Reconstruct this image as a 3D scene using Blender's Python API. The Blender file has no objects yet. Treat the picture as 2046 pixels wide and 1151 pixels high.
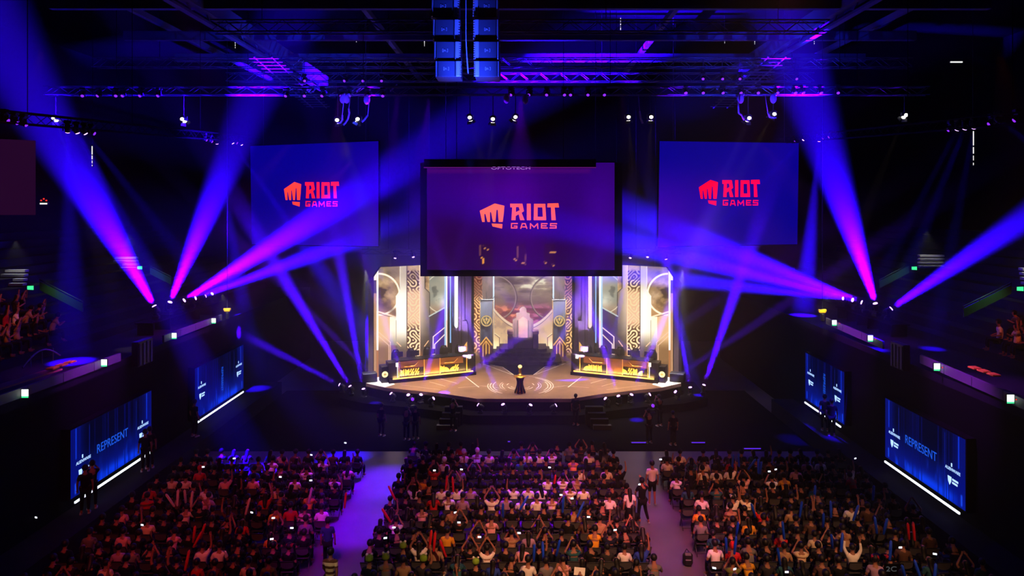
import bpy, bmesh, math, random
import numpy as np
from mathutils import Vector, Matrix, Euler
from mathutils.geometry import tessellate_polygon

S = bpy.context.scene
COL = S.collection
random.seed(7)
PI = math.pi
F = 1364.0                       # focal length in pixels of the 2046 px wide frame
CAM_Z = 12.4                     # the camera stands in the upper tier
def at(px, py, d):               # picture pixel at depth d -> world point (camera looks level along +Y)
    return Vector(((px - 1039) * d / F, d, CAM_Z - (py - 413) * d / F))
def pix(p):
    return (1039 + p[0] * F / p[1], 413 + (CAM_Z - p[2]) * F / p[1])
def lin(c):
    return tuple((v / 255 / 12.92) if v / 255 <= .04045 else ((v / 255 + .055) / 1.055) ** 2.4 for v in c)

# ------------------------------------------------------------------ camera
cam = bpy.data.cameras.new('camera')
cam_o = bpy.data.objects.new('camera', cam); COL.objects.link(cam_o)
cam_o.location = (0, 0, CAM_Z); cam_o.rotation_euler = (PI / 2, 0, 0)
cam.sensor_width = 36; cam.lens = 24; cam.shift_x = -16 / 2046; cam.shift_y = -162.5 / 2046
cam.clip_start = .1; cam.clip_end = 400
S.camera = cam_o

# ------------------------------------------------------------------ haze that fills the dark arena
HAZE = .0065                    # mean density along a sight line to the stage
HAZE_TOP, HAZE_LAYER, LAYER_Z, LAYER_H = .0008, .021, 8.2, 3.3    # thin smoke under the roof, a thicker layer at balcony height
wd = bpy.data.worlds.new('arena_haze'); S.world = wd; wd.use_nodes = True
wn = wd.node_tree; wn.nodes.clear()
wo = wn.nodes.new('ShaderNodeOutputWorld'); wb = wn.nodes.new('ShaderNodeBackground')
wb.inputs[0].default_value = (0, 0, 0, 1); wb.inputs[1].default_value = 0
wv = wn.nodes.new('ShaderNodeVolumeScatter')
wv.inputs['Anisotropy'].default_value = .45
def _n(op, a, b=None):
    m = wn.nodes.new('ShaderNodeMath'); m.operation = op
    for i, v in enumerate((a, b)):
        if v is None: continue
        if isinstance(v, (int, float)): m.inputs[i].default_value = v
        else: wn.links.new(v, m.inputs[i])
    return m.outputs[0]
wg = wn.nodes.new('ShaderNodeNewGeometry'); ws = wn.nodes.new('ShaderNodeSeparateXYZ'); wn.links.new(wg.outputs['Position'], ws.inputs[0])
_v = _n('SUBTRACT', ws.outputs['Z'], LAYER_Z)
_u = _n('MAXIMUM', _n('DIVIDE', _v, LAYER_H), _n('DIVIDE', _v, -6.0))
_y = _n('MULTIPLY', _n('MINIMUM', _n('MAXIMUM', _n('DIVIDE', _n('SUBTRACT', ws.outputs['Y'], 29.0), 8.0), .12), 1.0), HAZE_LAYER)      # thinner towards the audience
_d = _n('ADD', _n('MULTIPLY', _n('EXPONENT', _n('MULTIPLY', _n('MULTIPLY', _u, _u), -1.0)), _y), HAZE_TOP)
wn.links.new(_d, wv.inputs['Density'])
wd.cycles.volume_step_size = 1.5; S.cycles.volume_max_steps = 12
wn.links.new(wb.outputs[0], wo.inputs['Surface']); wn.links.new(wv.outputs[0], wo.inputs['Volume'])

S.view_settings.view_transform = 'Standard'; S.view_settings.look = 'None'
S.view_settings.exposure = 0; S.view_settings.gamma = 1; S.view_settings.use_curve_mapping = False
S.cycles.use_denoising = True
S.cycles.max_bounces = 4; S.cycles.diffuse_bounces = 2; S.cycles.glossy_bounces = 2
S.cycles.transmission_bounces = 2; S.cycles.volume_bounces = 0
S.cycles.sample_clamp_indirect = 4

# ------------------------------------------------------------------ wash lights on unseen rigs, with added stage and roof fills
def spot(name, loc, aim, power, col, half, blend=1.0, size=.08, parent=None):
    l = bpy.data.lights.new(name, 'SPOT'); l.energy = power; l.color = col
    l.spot_size = 2 * math.radians(half); l.spot_blend = blend; l.shadow_soft_size = size
    o = bpy.data.objects.new(name, l); COL.objects.link(o)
    o.location = loc; o.rotation_euler = (Vector(aim) - Vector(loc)).to_track_quat('-Z', 'Y').to_euler()
    if parent: o.parent = parent
    return o
RED = (1, .10, .10); ORANGE = (1, .26, .08); WARM = (1, .46, .22); VIOLET = (.11, .0, 1); MAGENTA = (.8, .03, .7); BLUE = (.015, .03, 1)
spot('wash_light_red', (-9, 9, 18), (-11.5, 26, 1), 7000, RED, 17)
spot('wash_light_warm', (4, 8, 18), (1.5, 22, 1), 19000, WARM, 17)
spot('wash_light_amber', (11, 8, 18), (9.5, 22, 1), 14000, WARM, 14)
spot('wash_light_orange', (5, 10, 18.5), (5.5, 29, 1), 11000, ORANGE, 15)
spot('wash_light_pink', (0, 9, 18), (-.5, 28.5, 1), 5000, (1, .07, .16), 15)
spot('wash_light_violet', (-4.5, 34, 18), (-6.2, 30.5, 0), 140000, VIOLET, 8)
spot('wash_light_violet', (-5.5, 31, 18), (-6.4, 26.6, 0), 85000, (.14, 0, 1), 7)
spot('wash_light_plum', (4.6, 31, 18), (5.4, 28.2, 0), 10000, (.55, .05, .8), 7)
spot('wash_light_cream', (-5, 8, 18), (-5.9, 21, 1), 4500, (1, .7, .42), 5)
spot('wash_light_violet', (0, 34, 18), (.2, 28.8, 1), 85000, (.2, .0, 1), 13)
spot('wash_light_violet', (-9, 34, 18), (-8.8, 29.6, 1), 22000, (.4, .02, 1), 10)
spot('wash_light_magenta', (-6.5, 12, 18), (-6.3, 25, 0), 20000, (.5, .0, .8), 8)
spot('wash_light_magenta', (5.2, 12, 18), (5.3, 25.5, 0), 17000, (.9, .02, .45), 9)
for x, y, nx in ((-1.6, 42.6, -2.5), (2.1, 42.6, 2.9), (-4.4, 42.6, -6.2), (4.9, 42.6, 6.7)):  # unseen fill spots added behind the centre screen to brighten the deck
    spot('stage_fill', (x, y, 8.7), (nx, 42.8, 1.2), 1500, (1, .74, .50), 46)
spot('wash_light_ember', (-14, 20, 17), (-23, 29, 8), 3600, (1, .2, .03), 13)
for x, y, nx in ((-1.6, 42.6, -2.5), (2.1, 42.6, 2.9), (-4.4, 42.6, -6.2), (4.9, 42.6, 6.7)):  # second set of the same added fill spots
    spot('stage_fill', (x, y, 8.7), (nx, 42.8, 1.2), 1500, (1, .74, .50), 46)
spot('wash_light_ember', (14, 20, 17), (22, 28, 8), 3600, (1, .15, .03), 13)
spot('roof_fill_blue', (-6, 30, 9), (-14, 41, 22.5), 24000, BLUE, 22)  # added unseen up-lights that tint the roof girders blue
spot('roof_fill_blue', (8, 30, 9), (14, 39, 22.5), 24000, BLUE, 22)

# ------------------------------------------------------------------ helpers
class MB:
    """collects shapes; build() links them as one mesh object"""
    def __init__(s): s.v = []; s.f = []; s.m = []
    def add(s, vs, fs, mi=0):
        n = len(s.v); s.v += [tuple(v) for v in vs]
        for f in fs: s.f.append(tuple(i + n for i in f)); s.m.append(mi)
    def box(s, c, sz, mi=0, rot=None, bev=0):
        x, y, z = (a / 2 for a in sz)
        if bev:
            b = min(bev, x * .9, y * .9, z * .9); vs = []
            for sx in (-1, 1):
                for sy in (-1, 1):
                    for sz_ in (-1, 1):
                        vs += [(sx * x, sy * (y - b), sz_ * (z - b)), (sx * (x - b), sy * y, sz_ * (z - b)), (sx * (x - b), sy * (y - b), sz_ * z)]
            bm = bmesh.new(); [bm.verts.new(v) for v in vs]
            bmesh.ops.convex_hull(bm, input=bm.verts); bm.verts.index_update()
            vs = [v.co.copy() for v in bm.verts]; fs = [[v.index for v in f.verts] for f in bm.faces]; bm.free()
        else:
            vs = [(a * x, b * y, c_ * z) for a in (-1, 1) for b in (-1, 1) for c_ in (-1, 1)]
            fs = [(0, 1, 3, 2), (4, 6, 7, 5), (0, 4, 5, 1), (2, 3, 7, 6), (0, 2, 6, 4), (1, 5, 7, 3)]
        R = rot.to_matrix() if isinstance(rot, Euler) else rot
        s.add([Vector(c) + (R @ Vector(v) if R else Vector(v)) for v in vs], fs, mi)
    def bar(s, a, b, r, mi=0, n=6, r2=None, caps=True):
        a = Vector(a); b = Vector(b); r2 = r if r2 is None else r2
        d = b - a
        if d.length < 1e-6: return
        q = d.to_track_quat('Z', 'Y'); vs = []
        for p, rr in ((a, r), (b, r2)):
            for k in range(n):
                t = 2 * PI * k / n; vs.append(p + q @ Vector((rr * math.cos(t), rr * math.sin(t), 0)))
        fs = [(k, (k + 1) % n, n + (k + 1) % n, n + k) for k in range(n)]
        if caps: fs += [tuple(range(n - 1, -1, -1)), tuple(range(n, 2 * n))]
        s.add(vs, fs, mi)
    def tube(s, pts, r, mi=0, n=6):
        for a, b in zip(pts, pts[1:]): s.bar(a, b, r, mi, n)
    def lathe(s, prof, c=(0, 0, 0), mi=0, n=20):
        vs = []; c = Vector(c)
        for r, z in prof:
            for k in range(n): t = 2 * PI * k / n; vs.append(c + Vector((r * math.cos(t), r * math.sin(t), z)))
        fs = [(i * n + k, i * n + (k + 1) % n, (i + 1) * n + (k + 1) % n, (i + 1) * n + k) for i in range(len(prof) - 1) for k in range(n)]
        fs += [tuple(range(n - 1, -1, -1)), tuple(range((len(prof) - 1) * n, len(prof) * n))]
        s.add(vs, fs, mi)
    def ball(s, c, r, mi=0, nu=10, nv=7):
        r = (r, r, r) if not hasattr(r, '__len__') else r; c = Vector(c); vs = []; fs = []
        for i in range(1, nv):
            p = PI * i / nv
            for k in range(nu):
                t = 2 * PI * k / nu; vs.append(c + Vector((r[0] * math.sin(p) * math.cos(t), r[1] * math.sin(p) * math.sin(t), r[2] * math.cos(p))))
        T = len(vs); vs += [c + Vector((0, 0, r[2])), c - Vector((0, 0, r[2]))]
        for i in range(nv - 2):
            for k in range(nu): fs.append((i * nu + k, (i + 1) * nu + k, (i + 1) * nu + (k + 1) % nu, i * nu + (k + 1) % nu))
        for k in range(nu):
            fs.append((T, k, (k + 1) % nu)); fs.append((T + 1, (nv - 2) * nu + (k + 1) % nu, (nv - 2) * nu + k))
        s.add(vs, fs, mi)
    def prism(s, poly, h0, h1, fr=None, mi=0):
        """poly in a 2D plane, thickness h0..h1; fr(u,v,h) -> point"""
        fr = fr or (lambda u, v, h: Vector((u, v, h)))
        n = len(poly); vs = [fr(u, v, h0) for u, v in poly] + [fr(u, v, h1) for u, v in poly]
        s.add(vs, [(k, (k + 1) % n, n + (k + 1) % n, n + k) for k in range(n)], mi)
        tri = tessellate_polygon([[Vector((u, v, 0)) for u, v in poly]])
        for h in (0, 1): s.add(vs[h * n:(h + 1) * n], [tuple(t) for t in tri], mi)
    def mesh(s, name, mats, smooth=False):
        me = bpy.data.meshes.new(name); me.from_pydata(s.v, [], s.f)
        mats = mats if isinstance(mats, (list, tuple)) else [mats]
        for m in mats: me.materials.append(m)
        if len(mats) > 1: me.polygons.foreach_set('material_index', s.m)
        bm = bmesh.new(); bm.from_mesh(me); bmesh.ops.recalc_face_normals(bm, faces=bm.faces[:]); bm.to_mesh(me); bm.free()
        if smooth: me.polygons.foreach_set('use_smooth', [True] * len(me.polygons))
        me.update(); return me
    def build(s, name, mats, parent=None, smooth=False, loc=None):
        return link(name, s.mesh(name, mats, smooth), parent, loc)

def link(name, data, parent=None, loc=None, rot=None):
    o = bpy.data.objects.new(name, data); COL.objects.link(o)
    if parent: o.parent = parent
    if loc is not None: o.location = loc
    if rot is not None: o.rotation_euler = rot
    return o
def tag(o, label=None, cat=None, group=None, kind=None):
    if label: o['label'] = label
    if cat: o['category'] = cat
    if group: o['group'] = group
    if kind: o['kind'] = kind
    return o
def thing(name, label, cat, loc=(0, 0, 0), rz=0, group=None):
    o = link(name, None, None, loc, (0, 0, rz)); o.empty_display_size = .2
    return tag(o, label, cat, group)
def copy_tree(o, parent=None):
    c = o.copy(); COL.objects.link(c)
    if parent: c.parent = parent
    for ch in list(o.children): copy_tree(ch, c)
    return c
def struct(name, mb, m): return tag(mb.build(name, m), kind='structure')
ORD = ['zeroth', 'first', 'second', 'third', 'fourth', 'fifth', 'sixth', 'seventh', 'eighth', 'ninth', 'tenth', 'eleventh', 'twelfth', 'thirteenth',
       'fourteenth', 'fifteenth', 'sixteenth', 'seventeenth', 'eighteenth', 'nineteenth', 'twentieth', 'twenty-first', 'twenty-second', 'twenty-third',
       'twenty-fourth', 'twenty-fifth', 'twenty-sixth', 'twenty-seventh', 'twenty-eighth', 'twenty-ninth', 'thirtieth']

# ------------------------------------------------------------------ materials
def mat(name, c, rough=.6, metal=0, noise=0, nscale=6, spec=.4):
    m = bpy.data.materials.new(name); m.use_nodes = True; nt = m.node_tree; b = nt.nodes['Principled BSDF']
    c = lin(c); b.inputs['Base Color'].default_value = (*c, 1); b.inputs['Roughness'].default_value = rough; b.inputs['Metallic'].default_value = metal
    b.inputs['Specular IOR Level'].default_value = spec
    if noise:
        tc = nt.nodes.new('ShaderNodeTexCoord'); n = nt.nodes.new('ShaderNodeTexNoise'); n.inputs['Scale'].default_value = nscale; n.inputs['Detail'].default_value = 4
        r = nt.nodes.new('ShaderNodeValToRGB')
        r.color_ramp.elements[0].position = .3; r.color_ramp.elements[0].color = (*(v * (1 - noise) for v in c), 1)
        r.color_ramp.elements[1].position = .7; r.color_ramp.elements[1].color = (*(min(1, v * (1 + noise)) for v in c), 1)
        nt.links.new(tc.outputs['Object'], n.inputs['Vector']); nt.links.new(n.outputs[0], r.inputs[0]); nt.links.new(r.outputs[0], b.inputs['Base Color'])
    return m
def glow(name, c, k=1.0, sample='NONE'):
    m = bpy.data.materials.new(name); m.use_nodes = True; nt = m.node_tree; nt.nodes.clear()
    o = nt.nodes.new('ShaderNodeOutputMaterial'); e = nt.nodes.new('ShaderNodeEmission')
    e.inputs[0].default_value = (*lin(c), 1); e.inputs[1].default_value = k
    nt.links.new(e.outputs[0], o.inputs[0]); m.cycles.emission_sampling = sample; return m
def display(name, k):                # an LED wall or a projected picture: the picture is a colour attribute of its pixels
    m = bpy.data.materials.new(name); m.use_nodes = True; nt = m.node_tree; nt.nodes.clear()
    o = nt.nodes.new('ShaderNodeOutputMaterial'); e = nt.nodes.new('ShaderNodeEmission'); a = nt.nodes.new('ShaderNodeAttribute')
    a.attribute_name = 'picture'; e.inputs[1].default_value = k
    nt.links.new(a.outputs['Color'], e.inputs[0]); nt.links.new(e.outputs[0], o.inputs[0]); m.cycles.emission_sampling = 'NONE'; return m
def cloth(name, stripes=None, rough=.85):    # takes its colour from the object that wears it
    m = bpy.data.materials.new(name); m.use_nodes = True; nt = m.node_tree; b = nt.nodes['Principled BSDF']
    oi = nt.nodes.new('ShaderNodeObjectInfo'); b.inputs['Roughness'].default_value = rough; b.inputs['Specular IOR Level'].default_value = .2
    if stripes:
        tc = nt.nodes.new('ShaderNodeTexCoord'); sp = nt.nodes.new('ShaderNodeSeparateXYZ'); mt = nt.nodes.new('ShaderNodeMath'); mt.operation = 'PINGPONG'
        mt.inputs[1].default_value = stripes; g = nt.nodes.new('ShaderNodeMath'); g.operation = 'GREATER_THAN'; g.inputs[1].default_value = stripes * .55
        mx = nt.nodes.new('ShaderNodeMixRGB'); mx.inputs[2].default_value = (*lin((96, 60, 34)), 1)
        nt.links.new(tc.outputs['Object'], sp.inputs[0]); nt.links.new(sp.outputs['Z'], mt.inputs[0]); nt.links.new(mt.outputs[0], g.inputs[0])
        nt.links.new(g.outputs[0], mx.inputs[0]); nt.links.new(oi.outputs['Color'], mx.inputs[1]); nt.links.new(mx.outputs[0], b.inputs['Base Color'])
    else: nt.links.new(oi.outputs['Color'], b.inputs['Base Color'])
    return m
def attr_cloth(name):
    m = bpy.data.materials.new(name); m.use_nodes = True; nt = m.node_tree; b = nt.nodes['Principled BSDF']
    a = nt.nodes.new('ShaderNodeAttribute'); a.attribute_name = 'dye'; nt.links.new(a.outputs['Color'], b.inputs['Base Color'])
    b.inputs['Roughness'].default_value = .85; b.inputs['Specular IOR Level'].default_value = .2; return m
M = {}
M['black'] = mat('matte_black', (10, 10, 12), .9, spec=.04)
M['hall'] = mat('black_hall_paint', (9, 9, 11), .9, noise=.3, nscale=.4, spec=.04)
M['floor'] = mat('polished_concrete', (92, 86, 92), .38, noise=.18, nscale=.7)
M['steel'] = mat('dark_steel', (70, 72, 78), .45, .6)
M['truss'] = mat('truss_aluminium', (84, 86, 92), .45, .5)
M['girder'] = mat('painted_girder', (98, 100, 108), .7)
M['plastic'] = mat('black_plastic', (22, 22, 25), .45)
M['chrome'] = mat('chromed_tube', (150, 150, 150), .3, .9)
M['gold'] = mat('polished_gold', (255, 190, 60), .25, .9)
M['ledge'] = mat('tan_ledge', (150, 112, 70), .6, noise=.2)
M['fascia'] = mat('grey_fascia', (96, 92, 98), .6)
M['conc'] = mat('dark_concrete', (30, 30, 34), .9, noise=.25, nscale=1.2, spec=.08)
M['step'] = mat('pale_step', (190, 188, 182), .7)
M['glass'] = mat('green_tinted_panel', (70, 100, 78), .3)
M['white'] = mat('white_paint', (225, 222, 215), .6)
M['lens_violet'] = glow('violet_lens', (214, 150, 255), 5)
M['lens_dim'] = glow('dim_violet_lens', (130, 40, 255), 1.6)
M['lens_white'] = glow('white_lens', (255, 246, 225), 8)
M['exit_white'] = glow('exit_sign_white', (245, 255, 248), 2.0)
M['exit_green'] = glow('exit_sign_green', (60, 235, 140), 1.6)
M['red_led'] = glow('red_indicator', (255, 40, 30), 2)
M['led_strip'] = glow('white_led_strip', (225, 232, 255), 2.2)
M['tube'] = glow('white_tube_lamp', (240, 240, 235), 1.3)

# ------------------------------------------------------------------ the setting
XL, XR = -17.2, 16.4             # balcony fronts
def slab(name, lo, hi, m, kind='structure'):
    b = MB(); lo = Vector(lo); hi = Vector(hi); b.box((lo + hi) / 2, hi - lo); return tag(b.build(name, m), kind=kind)
slab('floor', (-36, -10, -.3), (36, 64, 0), M['floor'])
slab('floor_pit_shade', (XL + 1.5, 34.6, .002), (XR - 1.3, 46, .012), M['black'])  # black sheet stands for the shade over the pit floor
slab('floor_left_walkway', (XL, 20, 0), (XL + 1.5, 45, .85), M['conc']); slab('floor_right_walkway', (XR - 1.3, 20, 0), (XR, 41, .85), M['conc'])
slab('ceiling', (-36, -10, 25), (36, 64, 25.3), M['hall'])
slab('wall_back', (-36, 63, 0), (36, 63.3, 25), M['hall'])
slab('wall_front', (-36, -10.3, 0), (36, -10, 25), M['hall'])
slab('wall_left', (-36.3, -10, 0), (-36, 63, 25), M['hall'])
slab('wall_right', (36, -10, 0), (36.3, 63, 25), M['hall'])
slab('wall_left_lower', (XL - .3, 10, 0), (XL, 56, 5.5), M['hall'])
slab('wall_right_lower', (XR, 10, 0), (XR + .3, 56, 5.5), M['hall'])
slab('floor_left_balcony', (XL - 3.6, 10, 5.5), (XL, 56, 5.8), M['conc'])
slab('floor_right_balcony', (XR, 10, 5.5), (XR + 3.6, 56, 5.8), M['conc'])
for sd, x0 in ((-1, XL - 3.6), (1, XR + 3.6)):            # raked seating tiers above the balconies
    b = MB()
    for k in range(12):
        a = x0 + sd * .85 * k; z = 5.8 + .42 * (k + 1)
        b.box(((a + a + sd * .85) / 2, 33, z / 2 + 2.6), (.85, 46, z - 5.2))
    struct('floor_left_stand' if sd < 0 else 'floor_right_stand', b, M['conc'])
def rail_box(b, A, B, h, t):                              # upright strip from A to B, height h, thickness t
    A = Vector(A); B = Vector(B); n = (B - A).cross(Vector((0, 0, 1))).normalized() * t / 2; u = Vector((0, 0, h / 2))
    b.add([A - n - u, A + n - u, A + n + u, A - n + u, B - n - u, B + n - u, B + n + u, B - n + u],
          [(0, 1, 2, 3), (4, 7, 6, 5), (0, 4, 5, 1), (1, 5, 6, 2), (2, 6, 7, 3), (3, 7, 4, 0)])
def side_pt(x, px, py): d = x * F / (px - 1039); return at(px, py, d)
n_trim = 0
for x, segs in ((XL + .06, (((-30, 810), (240, 713)), ((326, 677), (442, 634)))), (XR - .06, (((1652, 641), (1766, 690)), ((1840, 717), (2080, 822))))):
    for (a, b_) in segs:
        n_trim += 1; b = MB(); A, B = side_pt(x, *a), side_pt(x, *b_)
        n = max(2, int((B - A).length / 1.5))
        for k in range(n):
            p = A.lerp(B, k / n); q = A.lerp(B, (k + .985) / n); rail_box(b, p, q, .34, .1)
        struct('trim_%d' % n_trim, b, M['fascia'])
b = MB(); A = side_pt(XL - .5, -30, 783); B = side_pt(XL - .5, 112, 738); rail_box(b, A, B, .06, .5); struct('trim_%d' % (n_trim + 1), b, M['ledge'])
b = MB()                                                  # roof girders
for x in (-15, 15.2): b.box((x, 32, 22), (.5, 46, .8)); b.box((x, 32, 21.2), (.3, 46, .12)); [b.bar((x, y, 22.3), (x, y + 1.1, 21.3), .05) for y in range(10, 54, 2)]
for y in (32, 38, 43.6): b.box((0, y, 21.9), (44, .3, .5))
for x in (-20, -8, 8, 20): b.box((x, 32, 22.6), (.25, 46, .3))
struct('ceiling_beam', b, M['girder'])

# stair mouths in the stands: sloping parapet, lit steps, exit sign
def stair_mouth(sd, sx, sy, d, lbl, par, stp):
    x, y, z = at(sx, sy, d)
    t = thing('exit_sign', 'small green lit exit sign over the stair mouth in the %s stand' % lbl, 'sign', (x, y, z), group='exit signs in the stands')
    b = MB(); b.box((0, 0, 0), (.34, .07, .24), bev=.01); b.build('housing', M['plastic'], t)
    b = MB(); b.prism([(-.15, -.08), (.15, -.1), (.15, .1), (-.15, .09)], -.05, -.036, lambda u, v, h: Vector((u, h, v))); b.build('sign_face', M['exit_green'], t)
    A, B = at(*par[0], d + .4), at(*par[1], d + .4)
    b = MB(); rail_box(b, A, B, .42, .06)
    t = thing('stair_parapet', 'green tinted sloping stair parapet beside the exit sign in the %s stand' % lbl, 'parapet', (A.x, A.y, A.z), group='stair parapets')
    bm = MB(); bm.v = [tuple(Vector(v) - A) for v in b.v]; bm.f = b.f; bm.m = b.m; bm.build('panel', M['glass'], t)
    r = MB(); u = Vector((0, 0, .3)); r.bar(u, B - A + u, .03)
    for k in range(4): p = (B - A) * (k / 3); r.bar(p, p + Vector((0, 0, .34)), .025)
    r.build('rail', M['steel'], t)
    b = MB(); P = at(*stp, d + 1.2)
    for k in range(4): b.box((-sd * .18 * k * -1, .3 * k, .2 * k), (1.5, .3, .12))
    tag(b.build('stair_flight', M['step'], None, loc=P), 'pale lit stair flight climbing behind the exit sign in the %s stand' % lbl, 'stairs')
    spot('stair_light', P + Vector((0, .4, 2.2)), P + Vector((0, .4, 0)), 90, (1, 1, .95), 45, size=.05)
    spot('parapet_light', (A + B) / 2 + Vector((0, -1.2, 1.0)), (A + B) / 2, 26, (.5, 1, .6), 50, size=.05)
stair_mouth(-1, 62, 575, 33.5, 'nearer left', ((80, 571), (166, 615)), (20, 568))
stair_mouth(-1, 280, 535, 43.1, 'farther left', ((300, 541), (342, 562)), (252, 536))
stair_mouth(1, 2037, 577, 31.7, 'nearer right', ((1925, 625), (2020, 578)), (2075, 566))
stair_mouth(1, 1826, 536, 40.2, 'farther right', ((1757, 569), (1816, 538)), (1860, 533))

# square emergency signs on the balcony fronts
def square_sign(x, px, py, lbl):
    p = side_pt(x, px, py)
    t = thing('exit_sign', lbl, 'sign', p, group='square exit signs on the balcony fronts')
    b = MB(); b.box((0, .03, 0), (.27, .06, .31), bev=.01); b.build('housing', M['plastic'], t)
    b = MB(); b.box((0, -.005, .02), (.23, .012, .23)); b.build('sign_face', M['exit_white'], t)
    b = MB(); b.box((0, -.005, -.125), (.23, .012, .05)); b.build('pictogram_band', M['exit_green'], t)
    b = MB(); b.box((-.2 if x < 0 else .2, .03, 0), (.14, .04, .04)); b.build('bracket', M['steel'], t)
sg = [(50, 786), (208, 725), (348, 671), (427, 641)]
for k, q in enumerate(sg): square_sign(XL + .25, *q, 'white square exit sign on the left balcony front, %s from the camera' % ORD[k + 1])
sg = [(2019, 797), (1872, 733), (1739, 676), (1667, 645)]
for k, q in enumerate(sg):
    square_sign(XR - .25, *q, 'white square exit sign on the right balcony front, %s from the camera' % ORD[k + 1])
    p = side_pt(XR - .12, q[0] + 10, q[1] + 1); b = MB(); b.box((0, 0, 0), (.05, .05, .05), 0); b.box((0, -.03, 0), (.03, .02, .03), 1)
    tag(b.build('indicator_lamp', [M['plastic'], M['red_led']], None, loc=p), 'tiny red indicator lamp beside the %s square exit sign on the right' % ORD[k + 1], 'lamp')

# tan rail arch and yellow kit on the balcony ledges
def hoist(px, py, x, lbl):
    p = side_pt(x, px, py)
    t = thing('chain_hoist', lbl, 'hoist', p)
    b = MB(); b.box((0, 0, .22), (.34, .2, .2), bev=.04); b.bar((-.2, 0, .26), (.2, 0, .26), .07, n=10); b.build('motor', HOISTY, t)
    b = MB(); b.lathe([(.05, -.32), (.11, -.28), (.12, .05), (.07, .12)]); b.build('chain_bag', M['plastic'], t)
    b = MB(); b.bar((0, 0, .3), (0, 0, 25 - p.z), .015); b.build('chain', M['steel'], t)
HOISTY = mat('hoist_yellow', (235, 190, 30), .5)
hoist(454, 627, XL + .3, 'yellow chain hoist hanging at the far end of the left balcony')
hoist(1643, 630, XR - .3, 'yellow chain hoist hanging at the far end of the right balcony')
spot('hoist_light', side_pt(XL + .3, 454, 622) + Vector((.4, -1.6, 1.2)), side_pt(XL + .3, 454, 625), 400, (1, .9, .5), 20, size=.03)
spot('hoist_light', side_pt(XR - .3, 1643, 625) + Vector((-.4, -1.6, 1.2)), side_pt(XR - .3, 1643, 628), 400, (1, .9, .5), 20, size=.03)
def drape(px0, px1, py0, py1, x, lbl):
    a = side_pt(x, px0, py0); c = side_pt(x, px1, py1)
    t = thing('speaker_column', lbl, 'speaker', ((a.x, (a.y + c.y) / 2, c.z)))
    h = a.z - c.z; w = abs(c.y - a.y)
    b = MB(); b.box((0, 0, h / 2), (.3, w, h), bev=.03); b.build('cabinet', M['plastic'], t)
    b = MB()
    for k in range(4): b.box((-.16 * (1 if x > 0 else -1), -w / 2 + w * (k + .5) / 4, h * (.5 - .04 * (k % 2))), (.05, w * .12, h * .86))
    b.build('grille', M['fascia'], t)
drape(269, 299, 684, 722, XL + .3, 'upright loudspeaker column in the gap of the left balcony front')
drape(1812, 1786, 690, 731, XR - .3, 'upright loudspeaker column in the gap of the right balcony front')
YEL = mat('yellow_cable_cover', (215, 190, 30), .6)
for x, px, py, s in ((XL - .35, 105, 737, 'left'), (XR + .35, 1985, 750, 'right')):
    p = side_pt(x, px, py); t = thing('cable_cover', 'yellow striped cable cover lying on the %s balcony ledge' % s, 'cover', p)
    for k in range(3): b = MB(); b.box((0, .5 * k, .03), (.3, .38, .07), bev=.02); b.build('segment', YEL, t)
b = MB(); c = side_pt(XL - .6, 84, 722)
b.tube([c + Vector((0, -1 + .2 * k, .42 * math.sin(PI * k / 10))) for k in range(11)], .03); [b.bar(c + Vector((0, -.6 + .6 * k, -.1)), c + Vector((0, -.6 + .6 * k, .36)), .02) for k in range(3)]
tag(b.build('hoop_rail', M['chrome']), 'curved steel hoop rail on the left balcony ledge', 'rail')

# upper tier: dim maroon banner screen, strip lamps, hanging tube lamps
b = MB(); b.prism([(0, 0), (9, 0), (9, 3.6), (0, 4)], 0, .12, lambda u, v, h: Vector((-32.5 + u, 33 + h, 12.0 + v)))
tag(b.build('banner_screen', glow('dim_maroon_screen', (34, 6, 40), 1)), 'wide dim maroon banner screen high on the left upper tier', 'screen')
def strip_lamp(px, py, d, w, lbl, red=0):
    t = thing('strip_lamp', lbl, 'lamp', at(px, py, d))
    b = MB(); b.box((0, .06, .03), (w + .1, .08, .14), bev=.01); b.build('housing', M['plastic'], t)
    b = MB(); b.box((0, 0, 0), (w, .05, .07)); b.build('diffuser', M['tube'], t)
    if red:
        for k in range(3): b = MB(); b.box((-.12 + .13 * k, .0, .16 + .08 * (k % 2)), (.06, .03, .06)); b.build('indicator', M['red_led'], t)
strip_lamp(57, 407, 34, .24, 'short white strip lamp on the dark upper left tier')
strip_lamp(87, 407, 34, .34, 'white strip lamp with red indicators on the upper left tier', 1)
strip_lamp(34, 372, 34, .1, 'small bright lamp above the strip lamps on the upper left tier')
strip_lamp(1911, 124, 40, .7, 'dim strip lamp near the ceiling at upper right')
strip_lamp(62, 30 + 540, 40, .3, 'pale strip lamp beside the nearer left exit sign')
tl = [(184, 292, 332, 33, 'over the left upper tier'), (1945, 262, 330, 33, 'over the right upper tier'), (470, 68, 96, 45, 'below the left roof girder'), (586, 68, 80, 45, 'right of the left roof girder'),
      (712, 66, 84, 45, 'left of the hanging subwoofers, farther one'), (780, 65, 80, 45, 'left of the hanging subwoofers, nearer one'), (848, 72, 92, 45, 'touching the left side of the subwoofers'),
      (1240, 36, 72, 45, 'right of the hanging subwoofers'), (1448, 64, 86, 45, 'leftmost of three by the right roof girder'), (1508, 67, 88, 45, 'middle of three by the right roof girder'), (1627, 58, 88, 45, 'rightmost of three by the right roof girder')]
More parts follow.
